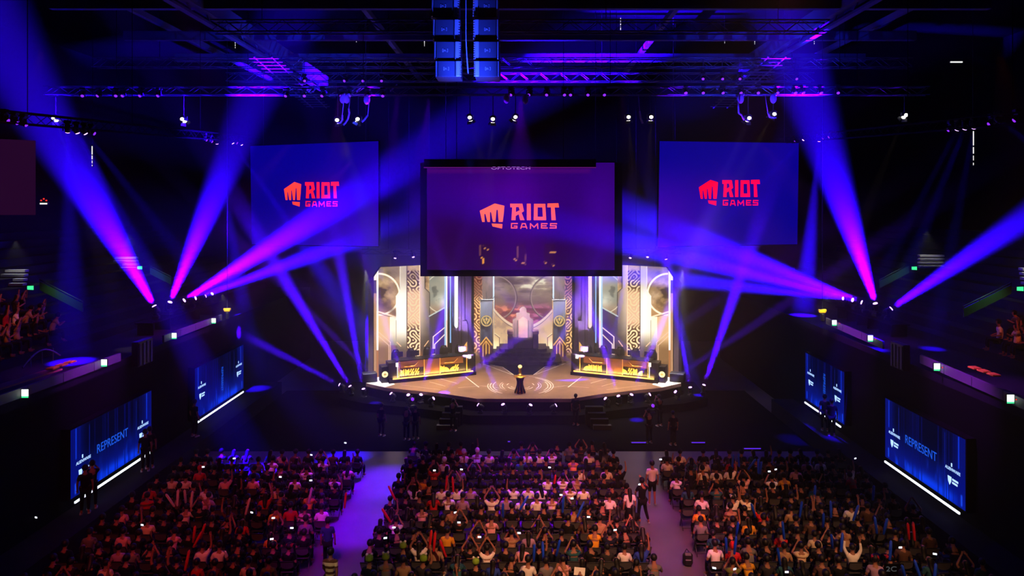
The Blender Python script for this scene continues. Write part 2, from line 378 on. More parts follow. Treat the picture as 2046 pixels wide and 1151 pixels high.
for px, y0, y1, d, lb in tl:
    p = at(px, y0, d); L = (y1 - y0) * d / F
    t = thing('tube_lamp', 'thin upright white tube lamp ' + lb, 'lamp', p, group='upright tube lamps')
    b = MB(); b.box((0, .05, -L / 2), (.05, .04, L + .1)); b.bar((0, .05, 0), (0, .05, 25 - p.z), .012); b.build('holder', M['plastic'], t)
    for k, (u, v) in enumerate(((0, .42), (.47, .66), (.72, .86), (.93, 1))):
        b = MB(); b.bar((0, 0, -u * L), (0, 0, -v * L), .022 if k < 2 else .016); b.build('diffuser', M['tube'], t)

# lighting trusses
def truss(A, B, s, lbl, bays=None, tm=None):
    A = Vector(A); B = Vector(B); ax = (B - A).normalized(); up = Vector((0, 0, 1)); sd = ax.cross(up).normalized()
    n = bays or int((B - A).length / .62); b = MB(); cs = [(sd * i + up * j) * s / 2 for i in (-1, 1) for j in (-1, 1)]
    for c in cs: b.bar(A + c, B + c, .032)

    for k in range(n):
        p, q = A.lerp(B, k / n), A.lerp(B, (k + 1) / n)
        if k % 2: p, q = q, p
        for i, j in ((0, 1), (2, 3), (0, 2), (1, 3)): b.bar(p + cs[i], q + cs[j], .016, n=4, caps=False)
    o = tag(b.build('lighting_truss', tm or M['truss']), lbl, 'truss'); 
    for u in (.08, .36, .64, .92): hg = MB(); hg.bar(A.lerp(B, u) + up * s / 2, Vector((*A.lerp(B, u)[:2], 25)), .015); hg.build('hanging_cable', M['black'], o)
    return o
truss((-25, 36, 18.5), (21.5, 36, 18.5), .42, 'long aluminium front truss carrying the violet moving heads')
truss((-24, 38.5, 20.5), (22, 38.5, 20.5), .5, 'aluminium truss just above and behind the front truss')
truss((-18, 42, 20.35), (18, 42, 20.35), .5, 'aluminium truss over the middle of the stage')
truss((-13.5, 30, 20.3), (13.5, 30, 20.3), .5, 'aluminium truss nearer the camera, behind the hanging subwoofers')
for sd, nm in ((-1, 'left'), (1, 'right')):
    truss((sd * 17.2, 22, 15.35), (sd * 17.2, 45, 16.75), .38, 'side truss running back above the %s balcony' % nm, tm=M['black'])
    t = thing('catwalk', 'slatted catwalk below the roof on the %s of the stage' % nm, 'catwalk', (sd * 13.2, 40, 18.9))
    b = MB(); [b.bar((sd * k * .9, -5, 1.2 + .0), (sd * k * .9, 5, .0), .04) for k in (-.5, .5)]; b.build('rail', M['truss'], t)
    b = MB(); [b.box((0, -4.8 + .55 * k, 1.15 - .066 * k), (1.5, .14, .03)) for k in range(18)]; b.build('deck', M['truss'], t)
truss((-10.4, 45, 9.45), (-5.6, 45, 9.45), .3, 'short truss above the left LED wing')
truss((6.0, 45, 9.45), (10.6, 45, 9.45), .3, 'short truss above the right LED wing')

# ------------------------------------------------------------------ stage
SZ = 1.2
def st(px, py, z=SZ): return at(px, py, (CAM_Z - z) * F / (py - 413))
XC = .22                          # centre line of the stage set
half = [(10.0, 43.3), (8.5, 42.2), (6.4, 41.5), (4.75, 40.85), (2.72, 39.8)]
outl = [(XC - a, b) for a, b in half] + [(XC + a, b) for a, b in reversed(half)] + [(XC + 10.3, 45.6), (XC + 10.3, 52.95), (XC - 10.3, 52.95), (XC - 10.3, 45.6)]
M['deck'] = mat('printed_stage_floor', (150, 118, 92), .35, noise=.22, nscale=.8)
M['deck_dark'] = mat('navy_floor_print', (16, 26, 44), .25)
M['line'] = mat('white_floor_print', (255, 248, 238), .5)
M['rise'] = mat('stage_front_drape', (14, 13, 16), .9, spec=.05)
t = thing('stage_deck', 'angular raised stage deck with a printed brown floor', 'stage', (0, 0, 0))
b = MB(); b.prism(outl, SZ - .2, SZ); b.build('deck_floor', M['deck'], t)
b = MB(); sh = [(x * .985, y + .12) for x, y in outl]; b.prism(sh, 0.01, SZ - .2); b.build('deck_front', M['rise'], t)
def fl(pts, w, z): # a printed line on the deck along stage points
    b = MB()
    for p, q in zip(pts, pts[1:]):
        p = Vector(p); q = Vector(q); n = (q - p).cross(Vector((0, 0, 1))).normalized() * w / 2; u = Vector((0, 0, z))
        b.add([p - n + u, q - n + u, q + n + u, p + n + u], [(0, 1, 2, 3)])
    return b
lines = MB()
def addb(b): lines.add(b.v, b.f)
for mir in (0, 1):
    m = (lambda x: 2092 - x) if mir else (lambda x: x)
    for pts, w in (([(961.6, 726), (1004, 733.5), (1026, 749)], .055), ([(961.6, 726), (1022.5, 748.5)], .075), ([(930, 753), (957, 774)], .07), ([(880, 757), (912, 766)], .05),
                   ([(858, 763), (890, 772)], .04), ([(1003, 776), (962, 771), (915, 775)], .03), ([(800, 769), (880, 779)], .03)):
        addb(fl([st(m(x), y) for x, y in pts], w, .006))
for r, w, spans in ((.62, .04, ((200, 250), (290, 340))), (.85, .05, ((150, 175), (5, 30), (205, 245), (295, 335))), (1.15, .05, ((160, 215), (-35, 20))), (1.3, .03, ((150, 230), (-50, 30))),
                    (1.72, .05, ((155, 215), (-35, 25))), (1.9, .06, ((165, 235), (-55, 60))), (2.05, .05, ((170, 225), (-45, 75)))):
    for a0, a1 in spans:
        n = 14; c = Vector((.03, 42.75, SZ))
        pts = [c + Vector((r * math.cos(math.radians(a0 + (a1 - a0) * k / n)), r * 1.15 * math.sin(math.radians(a0 + (a1 - a0) * k / n)), 0)) for k in range(n + 1)]
        addb(fl(pts, w, .006))
o = lines.build('floor_print', M['line'], t); o['label'] = 'white printed lines and rings'
b = MB(); b.prism([tuple(st(x, y)[:2]) for x, y in ((948, 722), (1144, 722), (1130, 727), (1088, 735), (1066, 749), (1026, 749), (1004, 734), (962, 727))], SZ, SZ + .004); b.build('dark_floor_print', M['deck_dark'], t)
M['tip'] = mat('lit_corner_white', (250, 246, 240), .5)  # white floor colour stands for the strong light on the stage corners
b = MB()
for sg in (-1, 1): b.prism([(XC + sg * x, y) for x, y in ((9.98, 43.32), (8.6, 42.3), (8.1, 43.0), (9.2, 45.2), (10.2, 45.4))], SZ, SZ + .005)
b.build('lit_corner_patch', M['tip'], t)
# low black apron around the deck front that carries the floor lamps
ap = [(x * 1.14, y - .9) for x, y in outl[:10]] + [(XC + 11.6, 46.4), (XC + 10.4, 46.4)] + [(x * 1.012, y - .04) for x, y in reversed(outl[:10])] + [(XC - 10.4, 46.4), (XC - 11.6, 46.4)]
b = MB(); b.prism(ap, 0.005, .5); struct('floor_apron', b, M['black'])
for sg, nm in ((-1, 'left'), (1, 'right')):
    t = thing('stage_steps', 'dark steps up to the stage front on the %s' % nm, 'steps', (XC + sg * 4.35, 38.0, 0), group='stage steps')
    for k in range(4): b = MB(); b.box((-sg * .12 * k, .28 * k, .13 + .13 * k), (1.0, .3, .26 + .26 * k)); b.build('step', M['steel'] if k == 0 else M['conc'], t)
M['violet_bar'] = glow('violet_bar_light', (90, 40, 230), 1.2)
def bar_light(px, py, z, L, lbl, rz=0):
    p = st(px, py, z); t = thing('bar_light', lbl, 'lamp', (p.x, p.y, z - .08), rz, group='violet bar lights in the pit')
    b = MB(); b.box((0, .03, .05), (L + .1, .1, .1), bev=.01); b.build('housing', M['plastic'], t)
    b = MB(); b.box((0, -.03, .08), (L, .03, .04)); b.build('diffuser', M['violet_bar'], t)
bar_light(995, 834, .1, 1.0, 'violet bar light below the stage front, left of two'); bar_light(1133, 835, .1, 1.0, 'violet bar light below the stage front, right of two')
bar_light(1276, 884, .1, .75, 'violet bar light on the floor at the top of the right aisle'); bar_light(1395, 884, .1, .7, 'violet bar light on the floor before the right block'); bar_light(1503, 896, .1, .85, 'wide violet bar light on the floor near the right speakers')
bar_light(1017, 882, .1, .12, 'tiny violet lamp in the pit before the centre block')

# ---------------------------------------------------------------- LED pictures
rng = np.random.default_rng(3)
def vnoise(x, y, seed=0):
    xi = np.floor(x).astype(int); yi = np.floor(y).astype(int); fx = x - xi; fy = y - yi
    fx = fx * fx * (3 - 2 * fx); fy = fy * fy * (3 - 2 * fy)
    def h(a, b): return (np.abs(np.sin(a * 127.1 + b * 311.7 + seed * 74.7) * 43758.5453) % 1)
    return (h(xi, yi) * (1 - fx) + h(xi + 1, yi) * fx) * (1 - fy) + (h(xi, yi + 1) * (1 - fx) + h(xi + 1, yi + 1) * fx) * fy
def fbm(x, y, seed=0, o=4):
    s = 0; a = .5
    for k in range(o): s = s + a * vnoise(x * 2 ** k, y * 2 ** k, seed + k); a /= 2
    return s / (1 - .5 ** o)
def sst(e0, e1, x): t = np.clip((x - e0) / (e1 - e0 + 1e-9), 0, 1); return t * t * (3 - 2 * t)
class Pic:
    def __init__(s, X, Y): s.X = X; s.Y = Y; s.c = np.zeros(X.shape + (3,))
    def fill(s, col, a=1.0):
        col = np.asarray(col, float); a = np.asarray(a, float); a = np.broadcast_to(a, s.X.shape)[..., None]; s.c = s.c * (1 - a) + col * a
    def rect(s, x0, y0, x1, y1, col, a=1.0, e=.7): s.fill(col, a * sst(x0 - e, x0 + e, s.X) * (1 - sst(x1 - e, x1 + e, s.X)) * sst(y0 - e, y0 + e, s.Y) * (1 - sst(y1 - e, y1 + e, s.Y)))
    def poly(s, pts, col, a=1.0):
        ins = np.zeros(s.X.shape, bool); n = len(pts)
        for i in range(n):
            (x0, y0), (x1, y1) = pts[i], pts[(i + 1) % n]
            cr = ((y0 > s.Y) != (y1 > s.Y)) & (s.X < (x1 - x0) * (s.Y - y0) / ((y1 - y0) or 1e-9) + x0); ins ^= cr
        s.fill(col, a * ins)
    def seg(s, p, q, w, col, a=1.0, e=.6):
        (x0, y0), (x1, y1) = p, q; dx, dy = x1 - x0, y1 - y0; t = np.clip(((s.X - x0) * dx + (s.Y - y0) * dy) / (dx * dx + dy * dy + 1e-9), 0, 1)
        d = np.hypot(s.X - x0 - t * dx, s.Y - y0 - t * dy); s.fill(col, a * (1 - sst(w / 2 - e / 2, w / 2 + e, d)))
    def line(s, pts, w, col, a=1.0):
        for p, q in zip(pts, pts[1:]): s.seg(p, q, w, col, a)
    def ring(s, cx, cy, r, w, col, a=1.0): d = np.abs(np.hypot(s.X - cx, s.Y - cy) - r); s.fill(col, a * (1 - sst(w / 2 - .4, w / 2 + .7, d)))
    def blob(s, cx, cy, rx, ry, col, a=1.0): d = np.hypot((s.X - cx) / rx, (s.Y - cy) / ry); s.fill(col, a * np.exp(-d * d * 1.5))
    def maze(s, x0, y0, x1, y1, cell, fg, bg, seed, n=2, amount=1.0, diag=.35, thick=.0):
        u = (s.X - x0) / cell; v = (s.Y - y0) / cell; ui = np.floor(u); vi = np.floor(v); fu = u - ui; fv = v - vi
        h = np.abs(np.sin(ui * 12.9 + vi * 78.2 + seed) * 43758.5) % 1; h2 = np.abs(np.sin(ui * 39.3 + vi * 11.1 + seed * 2) * 24634.6) % 1
        fu2 = np.where(h > .5, fu, 1 - fu); r1 = np.hypot(fu2, fv); r2 = np.hypot(1 - fu2, 1 - fv); r = np.minimum(r1, r2)
        ar = np.cos(2 * PI * n * np.minimum(r, 1.0)); dg = np.cos(2 * PI * n * (fu2 + fv)); w = np.where(h2 < diag, dg, ar)
        m = sst(-.35 + thick, .35 + thick, w)
        ins = (s.X > x0) & (s.X < x1) & (s.Y > y0) & (s.Y < y1)
        fg = np.asarray(fg, float); bg = np.asarray(bg, float)
        c = bg * (1 - m[..., None]) + fg * m[..., None]; a = (amount * ins)[..., None] if np.ndim(amount) == 0 else (amount * ins)[..., None]; s.c = s.c * (1 - a) + c * a
def led(name, bl, br, tr, tl, nx, ny, painter, m, parent, cut=None):
    """a lit surface: grid of vertices between four corners, its picture painted per vertex"""
    bl, br, tr, tl = (np.array(v) for v in (bl, br, tr, tl))
    U, V = np.meshgrid(np.linspace(0, 1, nx + 1), np.linspace(0, 1, ny + 1))
    P = (bl[None, None] * ((1 - U) * (1 - V))[..., None] + br * (U * (1 - V))[..., None] + tr * (U * V)[..., None] + tl * ((1 - U) * V)[..., None])
    X = 1039 + P[..., 0] * F / P[..., 1]; Y = 413 + (CAM_Z - P[..., 2]) * F / P[..., 1]
    pic = painter(X, Y, U, V); c = np.clip(pic / 255, 0, 1.2); c = np.where(c <= .04045, c / 12.92, ((c + .055) / 1.055) ** 2.4)
    I = np.arange((nx + 1) * (ny + 1)).reshape(ny + 1, nx + 1)
    Fc = np.stack([I[:-1, :-1], I[:-1, 1:], I[1:, 1:], I[1:, :-1]], -1).reshape(-1, 4)
    if cut is not None: k = cut((U[:-1, :-1] + U[1:, 1:]).ravel() / 2, (V[:-1, :-1] + V[1:, 1:]).ravel() / 2); Fc = Fc[~k]
    me = bpy.data.meshes.new(name); me.vertices.add(P.size // 3); me.vertices.foreach_set('co', P.reshape(-1))
    n = len(Fc); me.loops.add(n * 4); me.loops.foreach_set('vertex_index', Fc.reshape(-1)); me.polygons.add(n); me.polygons.foreach_set('loop_start', np.arange(n) * 4); me.polygons.foreach_set('loop_total', np.full(n, 4))
    me.update(calc_edges=True); at_ = me.color_attributes.new('picture', 'FLOAT_COLOR', 'POINT')
    at_.data.foreach_set('color', np.concatenate([c.reshape(-1, 3), np.ones((P.size // 3, 1))], 1).reshape(-1).astype(np.float32))
    me.materials.append(m); me.validate(); return link(name, me, parent)
T_ = lambda d: math.exp(HAZE * d)             # lit screens are set a little brighter so that they carry through the haze
M['led_wall'] = display('stage_led_wall', T_(47) * 1.12)

def wing_art(mir, lf):
    def paint(X, Y, U, V):
        if mir: X = 2092 - X
        p = Pic(X, Y); n1 = fbm(X / 26 + Y / 60, Y / 20 - X / 40, 5); n2 = fbm(X / 9, Y / 9, 9)
        p.fill((150, 118, 78)); p.fill((62, 46, 34), .9 * sst(.5, .68, n1)); p.fill((196, 164, 120), .8 * sst(.5, .3, n1)); p.fill((205, 150, 96), sst(585, 640, Y) * .8)
        p.rect(740, 530, 800, 556, (110, 100, 78), .5, 8)
        p.fill((222, 178, 124), sst(0, 1, (Y - (622 + (X - 757) * .3)) / 3) * (X < 845)); p.fill((120, 84, 52), sst(672, 700, Y) * .85); p.fill((84, 58, 42), sst(716, 740, Y) * .55)
        p.ring(757, 588, 41, 3.2, (255, 238, 205), (X > 757) * 1.0); p.seg((757, 623), (793, 634), 2.2, (250, 225, 190)); p.seg((757, 626), (793, 637), 1.2, (120, 90, 64))
        # tall pillar with shoulders, bright at its middle
        g = (1 - .72 * sst(655, 712, Y)) * (.72 + .28 * sst(545, 600, Y)); col = np.stack([255 * g, 246 * g ** 1.15, 226 * g ** 1.4], -1)
        for q in ([(800, 530), (814, 530), (814, 740), (792, 740), (792, 592), (800, 580)],): p.poly(q, col)
        p.poly([(779, 633), (793, 633), (793, 690), (779, 690)], np.stack([255 * g, 240 * g, 214 * g ** 1.3], -1), .92); p.poly([(779, 690), (793, 690), (793, 740), (779, 740)], (96, 66, 44), .5)
        p.line([(799.5, 530), (799.5, 580), (791.5, 592), (791.5, 690)], 1.2, (255, 255, 244), .7); p.line([(791.5, 640), (791.5, 735)], .8, (90, 64, 44), .7)
        # ornament column
        fade = 1 - .62 * sst(570, 590, Y) * (1 - sst(640, 662, Y))
        br = np.where(Y > 655, 1.0, .9)[..., None]
        base = np.array((70, 44, 24)) * (1 - (1 - fade))[..., None] + np.array((222, 172, 136)) * (1 - fade)[..., None] * 1.5
        p.maze(813, 541, 838.5, 760, 12.6, np.array((255, 222, 170)) * br, np.clip(base, 0, 220), 4.2, 2, 1.0, .4)
        p.rect(813, 541, 838, 560, (60, 40, 22), .35); p.line([(813, 530), (813, 750)], 1.3, (80, 54, 34)); p.line([(838.6, 530), (838.6, 750)], 1.4, (255, 216, 180))
        # grey pillar on the inner side
        g2 = .42 + .58 * sst(730, 600, Y); gx = .75 + .5 * sst(858, 838, X)
        c2 = np.stack([168 * g2 * gx, 146 * g2 * gx, 128 * g2 * gx], -1)
        p.poly([(840, 530), (849, 530), (849, 576), (858, 585), (858, 750), (840, 750)], c2); p.fill((52, 36, 30), .5 * ((X > 840) & (X < 858)) * sst(650, 695, Y))
        p.poly([(858, 530), (893, 530), (893, 612), (858, 632)], (128, 130, 118)); sky = (X > 858.4) & (Y < 632 - (X - 858) * .55)
        p.fill((72, 78, 74), sky * sst(.52, .66, fbm(X / 14, Y / 12, 21)) * .9); p.fill((214, 216, 200), sky * np.exp(-(((X - 884) / 12) ** 2 + ((Y - 604) / 16) ** 2)) * .9); p.fill((160, 110, 80), sky * sst(596, 625, Y) * .6)
        p.line([(849, 530), (849, 576), (858.5, 585), (858.5, 720)], 1.1, (40, 34, 34)); p.ring(888, 586, 40, 1.6, (225, 215, 190), sky * (X < 880) * .8)
        p.seg((858, 632), (893, 612.5), 2.4, (190, 205, 205), .9); low = (X > 858.4) & (Y > 633 - (X - 858) * .55)
        p.fill((62, 52, 56), low * 1.0); p.fill((46, 10, 120), low * sst(0, 1, ((X - 862) / 26 + (Y - 620) / 200)) * .85); p.fill((196, 120, 62), low * sst(690, 722, Y) * (X < 866) * .8)
        p.fill((170, 96, 44), ((X > 838) & (X < 860)) * sst(690, 724, Y) * .8); p.fill((158, 92, 40), (X < 838) * ((X > 790) & (X < 812)) * sst(700, 735, Y) * .7)
        for q in ([(865.5, 720), (865.5, 673), (894, 650)], [(868.5, 720), (868.5, 688), (894, 663)]): p.line(q, 1.5, (255, 226, 214))
        for q in ([(757, 664), (780, 684), (780, 725)], [(757, 672), (777, 690), (777, 725)]): p.line(q, 1.3, (240, 196, 170), .8)
        p.seg((793, 684), (801, 692), 1.3, (250, 200, 150)); p.seg((848, 692), (856, 681), 1.3, (250, 190, 140))
        # outer rim: white tube, dark bracket
        p.rect(740, 530, 752, 760, (176, 132, 96)); p.rect(740, 560, 752, 586, (70, 58, 64)); p.rect(752.5, 535, 756, 700, (255, 250, 240)); p.rect(752.5, 700, 756, 760, (170, 110, 66))
        p.fill((255, 250, 240), ((X < 752) & (Y < 560)) * .8); p.rect(888, 500, 891.5, 720, (150, 190, 214)); p.rect(891.5, 500, 900, 690, (255, 250, 246)); p.rect(891.5, 640, 900, 740, (255, 204, 178), .9)
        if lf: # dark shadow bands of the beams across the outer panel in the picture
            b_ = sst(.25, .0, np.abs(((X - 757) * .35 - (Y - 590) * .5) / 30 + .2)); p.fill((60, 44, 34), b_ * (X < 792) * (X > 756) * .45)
        p.fill((255, 205, 150), sst(.45, .75, n2) * .06)
        return p.c
    return paint
def wing(sg):
    nm = 'left' if sg < 0 else 'right'; A = Vector((XC + sg * 9.77, 44.6, 0)); B = Vector((XC + sg * 5.28, 47.5, 0)); z0, z1 = SZ + .02, 8.42
    t = thing('led_wing', 'angled LED wall with a glowing pillar picture on the %s of the stage' % nm, 'screen', (0, 0, 0), group='LED wings')
    up = lambda p, z: (p.x, p.y, z)
    bl, br = (A, B) if sg < 0 else (B, A)
    cut = (lambda u, v: ((u / .085 if sg < 0 else (1 - u) / .085) + (1 - v) / .085) < 1)
    led('led_surface', up(bl, z0), up(br, z0), up(br, z1), up(bl, z1), 200, 300, wing_art(sg > 0, sg < 0), M['led_wall'], t, cut)
    n = (B - A).cross(Vector((0, 0, 1))).normalized() * (-1 if sg < 0 else 1)
    if n.y < 0: n = -n
    fr = lambda u, v, h: A + (B - A) * u + n * h + Vector((0, 0, v))
    b = MB(); b.prism([(0, z0), (1, z0), (1, z1), (.085, z1), (0, z1 - .63)], .06, .3, fr); b.build('back_frame', M['black'], t)
    b = MB(); b.prism([(-.075, z0), (-.012, z0), (-.012, z1 - .66), (-.075, z1 - 1.0)], -.05, .5, fr); b.build('outer_return', WINGF, t)
WINGF = mat('wing_return', (92, 78, 84), .6)
wing(-1); wing(1)

def back_art(X, Y, U, V):
    p = Pic(X, Y); Xs = np.where(X > 1046, 2092 - X, X); rt = X > 1046
    n = fbm(X / 30, Y / 11, 31, 5); n3 = fbm(X / 16 + 7, Y / 6, 41, 5)
    p.fill((136, 118, 92)); p.fill((228, 222, 190), sst(.52, .74, n) * sst(612, 560, Y)); p.fill((74, 60, 50), sst(.5, .28, n) * .8)
    p.fill((96, 72, 62), sst(578, 596, Y) * .6); warm = sst(600, 622, Y)
    p.fill((150, 70, 50), warm * .85 * (~rt)); p.fill((128, 56, 84), warm * .85 * rt); p.fill((226, 140, 98), warm * sst(.5, .66, n3) * (~rt) * .9); p.fill((196, 110, 150), warm * sst(.5, .66, n3) * rt * .8); p.fill((88, 40, 44), warm * sst(.45, .3, n3) * .7)
    # curved wall below the round opening
    r = np.hypot(X - 1046, (Y - 575) * 1.0); arc = 652 - 0.0105 * (X - 1046) ** 2
    wl = sst(-.6, .6, Y - arc); p.fill((196, 160, 116), wl); p.fill((150, 116, 92), wl * sst(.45, .7, fbm(X / 12, Y / 12, 51)) * .6); p.fill((214, 176, 150), wl * rt * .5)
    p.fill((222, 196, 162), (1 - sst(2.2, 3.2, np.abs(Y - arc - 3))) * .9); p.fill((90, 66, 54), (1 - sst(.4, 1.2, np.abs(Y - arc - 6.8))) * .8)
    p.fill((255, 226, 140), wl * np.exp(-((Xs - 985) / 20) ** 2) * sst(655, 712, Y)); p.fill((255, 238, 190), wl * np.exp(-(((Xs - 992) / 12) ** 2 + ((Y - 698) / 16) ** 2)))
    for cx in (987, 2092 - 987): p.ring(cx, 595, 44, 2.4, (150, 128, 112), (Y < 634)); p.ring(cx, 595, 45.6, .9, (60, 48, 44), (Y < 634))
    for s_ in (0, 1):
        m = (lambda x: 2092 - x) if s_ else (lambda x: x); p.line([(m(989), 668), (m(998), 675), (m(998), 702)], 1.2, (120, 84, 60)); p.line([(m(989), 666), (m(998), 673)], .9, (255, 226, 180))
    # side pillars
    g = sst(720, 560, Y); inn = (Xs < 986)
    p.fill((98, 84, 82), inn * 1.0); p.fill((150, 120, 110), inn * sst(.45, .6, fbm(X / 6, Y / 14, 61)) * .35); p.fill((255, 222, 150), inn * sst(676, 716, Y) * .8)
    hot = sst(585, 600, Y) * (1 - sst(690, 715, Y))
    fgl = np.stack([150 + 100 * hot, 96 + 100 * hot, 72 + 60 * hot], -1); fgr = np.stack([170 + 70 * hot, 110 + 84 * hot, 140 - 20 * hot], -1); fg = np.where(rt[..., None], fgr, fgl)
    bgl = np.stack([86 + 24 * hot, 30 + 26 * hot, 26 + 2 * hot], -1); bgr = np.stack([62 + 20 * hot, 14 + 26 * hot, 92 - 60 * hot], -1); bg = np.where(rt[..., None], bgr, bgl)
    ms = Pic(Xs, Y); ms.maze(946, 540, 963.5, 730, 11.6, fg, bg, 2.7, 2, 1.0, .45); k = ((Xs > 946) & (Xs < 963.5))[..., None]; p.c = np.where(k, ms.c, p.c)
    p.fill((255, 214, 150), (np.abs(Xs - 963.8) < .7) * hot); p.fill((205, 236, 255), (np.abs(Xs - 986) < 1.3) * (1 - .75 * sst(598, 640, Y))); p.fill((120, 170, 190), (np.abs(Xs - 945.6) < .7) * .8)
    p.fill((255, 232, 170), sst(694, 722, Y) * .35)
    return p.c
t = thing('led_backdrop', 'tall LED backdrop showing a stormy sky through a round opening', 'screen', (0, 0, 0))
a, c = at(944.6, 720, 52.5), at(2092 - 944.6, 720, 52.5)
led('led_surface', (a.x, 52.5, SZ), (c.x, 52.5, SZ), (c.x, 52.5, 8.2), (a.x, 52.5, 8.2), 380, 340, back_art, M['led_wall'], t)
b = MB(); b.box((XC, 52.72, 4.8), (8.2, .3, 7.4)); b.build('back_frame', M['black'], t)
slab('wall_stage_left', (XC - 10.2, 53, SZ), (XC - 3.9, 53.3, 8.6), M['black']); slab('wall_stage_right', (XC + 3.9, 53, SZ), (XC + 10.2, 53.3, 8.6), M['black'])

# ---------------------------------------------------------------- pillar towers between wings and backdrop
M['tower'] = mat('grey_violet_tower', (96, 84, 104), .55, noise=.2, nscale=1.5)
M['tower_tube'] = mat('blue_steel_tube', (70, 96, 140), .2, .8)
M['panel_light'] = glow('white_panel_light', (250, 246, 255), T_(48) * 1.0)
M['panel_pink'] = glow('pinkish_panel_light', (255, 214, 206), T_(48) * 1.0)
M['amber_plate'] = glow('amber_plate', (246, 186, 84), T_(48) * .9)
M['cyan_tube'] = glow('blue_white_tube', (150, 200, 255), T_(48) * .8)
def tower(sg):
    nm = 'left' if sg < 0 else 'right'; D = 48.4; k = D / F; X = lambda px: (px - 1046) * k * -sg      # px measured on the left tower
    t = thing('stage_tower', 'faceted stage tower with glowing panel on the %s of the throne' % nm, 'tower', (XC, D, SZ), group='stage towers')
    H = 7.2; x = lambda px: X(px)
    def pr(p0, p1, z0, z1, dep, mm, name, y=0, chip=0):
        b = MB(); u0, u1 = sorted((x(p0), x(p1))); c = (u0 + u1) / 2
        b.prism([(u0, z0), (u1, z0), (u1, z1 - chip), (c + (u1 - u0) * .2, z1), (u0, z1)] if chip else [(u0, z0), (u1, z0), (u1, z1), (u0, z1)], y, y + dep, lambda u, v, h: Vector((u, h, v)))
        return b.build(name, mm, t)
    zz = lambda py: CAM_Z - (py - 413) * k - SZ
    pr(917, 930, 0, H, .9, M['tower'], 'facet', -.15); pr(930, 942, 0, H, .8, M['tower'], 'facet', .25); pr(942, 946, 0, H, .6, M['black'], 'edge', .5)
    pr(905, 918, 0, zz(655), 1.0, M['tower'], 'facet', -.35, .3); pr(926, 936, 0, zz(640), 1.0, M['tower'], 'facet', -.3, .25); pr(898, 909, 0, H, .5, M['black'], 'recess', .35)
    pr(899, 901, 1.5, H, .1, M['cyan_tube'], 'tube', .2)
    b = MB(); b.bar((x(904.5), .2, 0), (x(904.5), .2, H), .11, n=14); b.build('tube', M['tower_tube'], t, True)
    zl = zz(654); u0, u1 = sorted((x(909), x(917))); c = (u0 + u1) / 2
    b = MB(); b.prism([(c, zl - .12), (u1, zl + .12), (u1, H), (u0, H), (u0, zl + .12)], -.12, -.04, lambda u, v, h: Vector((u, h, v))); b.build('light_panel', M['panel_light'] if sg < 0 else M['panel_pink'], t)
    b = MB(); q = [(x(928), zz(690)), (x(935), zz(680)), (x(935), zz(700)), (x(928), zz(700))]; b.prism(q, -.5, -.42, lambda u, v, h: Vector((u, h, v))); b.build('amber_plate', M['amber_plate'], t)
    b = MB()
    for px in (917, 930, 923): b.bar((x(px), -.2, 0), (x(px), -.2, H), .02, n=4)
    b.build('seam', M['black'], t)
tower(-1); tower(1)

# ---------------------------------------------------------------- throne on its steps
M['rock'] = mat('dark_rock', (44, 40, 42), .55, noise=.5, nscale=3)
M['stone_m'] = mat('throne_mid_stone', (138, 116, 114), .5, noise=.25, nscale=2)
M['stone'] = mat('throne_stone', (190, 152, 142), .5, noise=.2, nscale=2)
M['stone_d'] = mat('throne_dark_stone', (72, 62, 64), .55, noise=.25, nscale=2)
t = thing('throne_steps', 'dark rocky steps below the throne', 'steps', (XC, 48.3, SZ))
for k, hw in enumerate((2.75, 2.3, 2.0, 1.75)):
    b = MB(); n = 18; top = []
    for i in range(n): top.append((-hw + 2 * hw * i / (n - 1), .5 * k + .08 * math.sin(i * 2.3 + k) + (.35 if i in (0, n - 1) else 0)))
    b.prism(top + [(hw, 3.6), (-hw, 3.6)], .2 * k, .2 * k + .2); b.build('step', M['rock'], t)
t = thing('throne', 'tall stepped stone throne at the top of the dark steps', 'throne', (XC, 50.2, SZ + .8))
fr = lambda u, v, h: Vector((u, h, v))
b = MB(); b.prism([(-.77, 0), (.77, 0), (.77, 1.98), (.5, 2.12), (.5, 2.45), (.26, 2.52), (.26, 2.78), (.12, 2.92), (-.1, 2.92), (-.24, 2.78), (-.24, 2.52), (-.5, 2.45), (-.5, 2.12), (-.77, 1.98)], .62, 1.0, fr); b.build('backrest', M['stone_m'], t)
b = MB(); b.prism([(-.34, .6), (.34, .6), (.34, 1.98), (0, 2.24), (-.34, 1.98)], .5, .62, fr); b.build('back_panel', M['stone'], t)
for s in (-1, 1):
    b = MB(); b.prism([(s * .36, .6), (s * .45, .6), (s * .45, 1.93), (s * .36, 1.99)], .5, .62, fr); b.build('rib', M['stone_d'], t)
    b = MB(); b.prism([(s * .62, .5), (s * .66, .5), (s * .66, 1.7), (s * .62, 1.75)], .54, .62, fr); b.build('rib', M['stone_d'], t)
b = MB(); b.box((0, .3, .3), (1.42, .8, .6), bev=.04); b.box((0, .3, .62), (1.42, .84, .1), bev=.03); b.build('seat', M['stone_d'], t)
for s in (-1, 1):
    b = MB(); b.box((s * .93, .3, .46), (.4, .95, .92), bev=.03); b.box((s * .93, .28, 1.0), (.34, .85, .12)); b.build('armrest', M['stone_m'], t); b = MB(); b.box((s * .93, .26, 1.16), (.46, 1.0, .22), bev=.03); b.build('arm_cap', M['stone'], t)

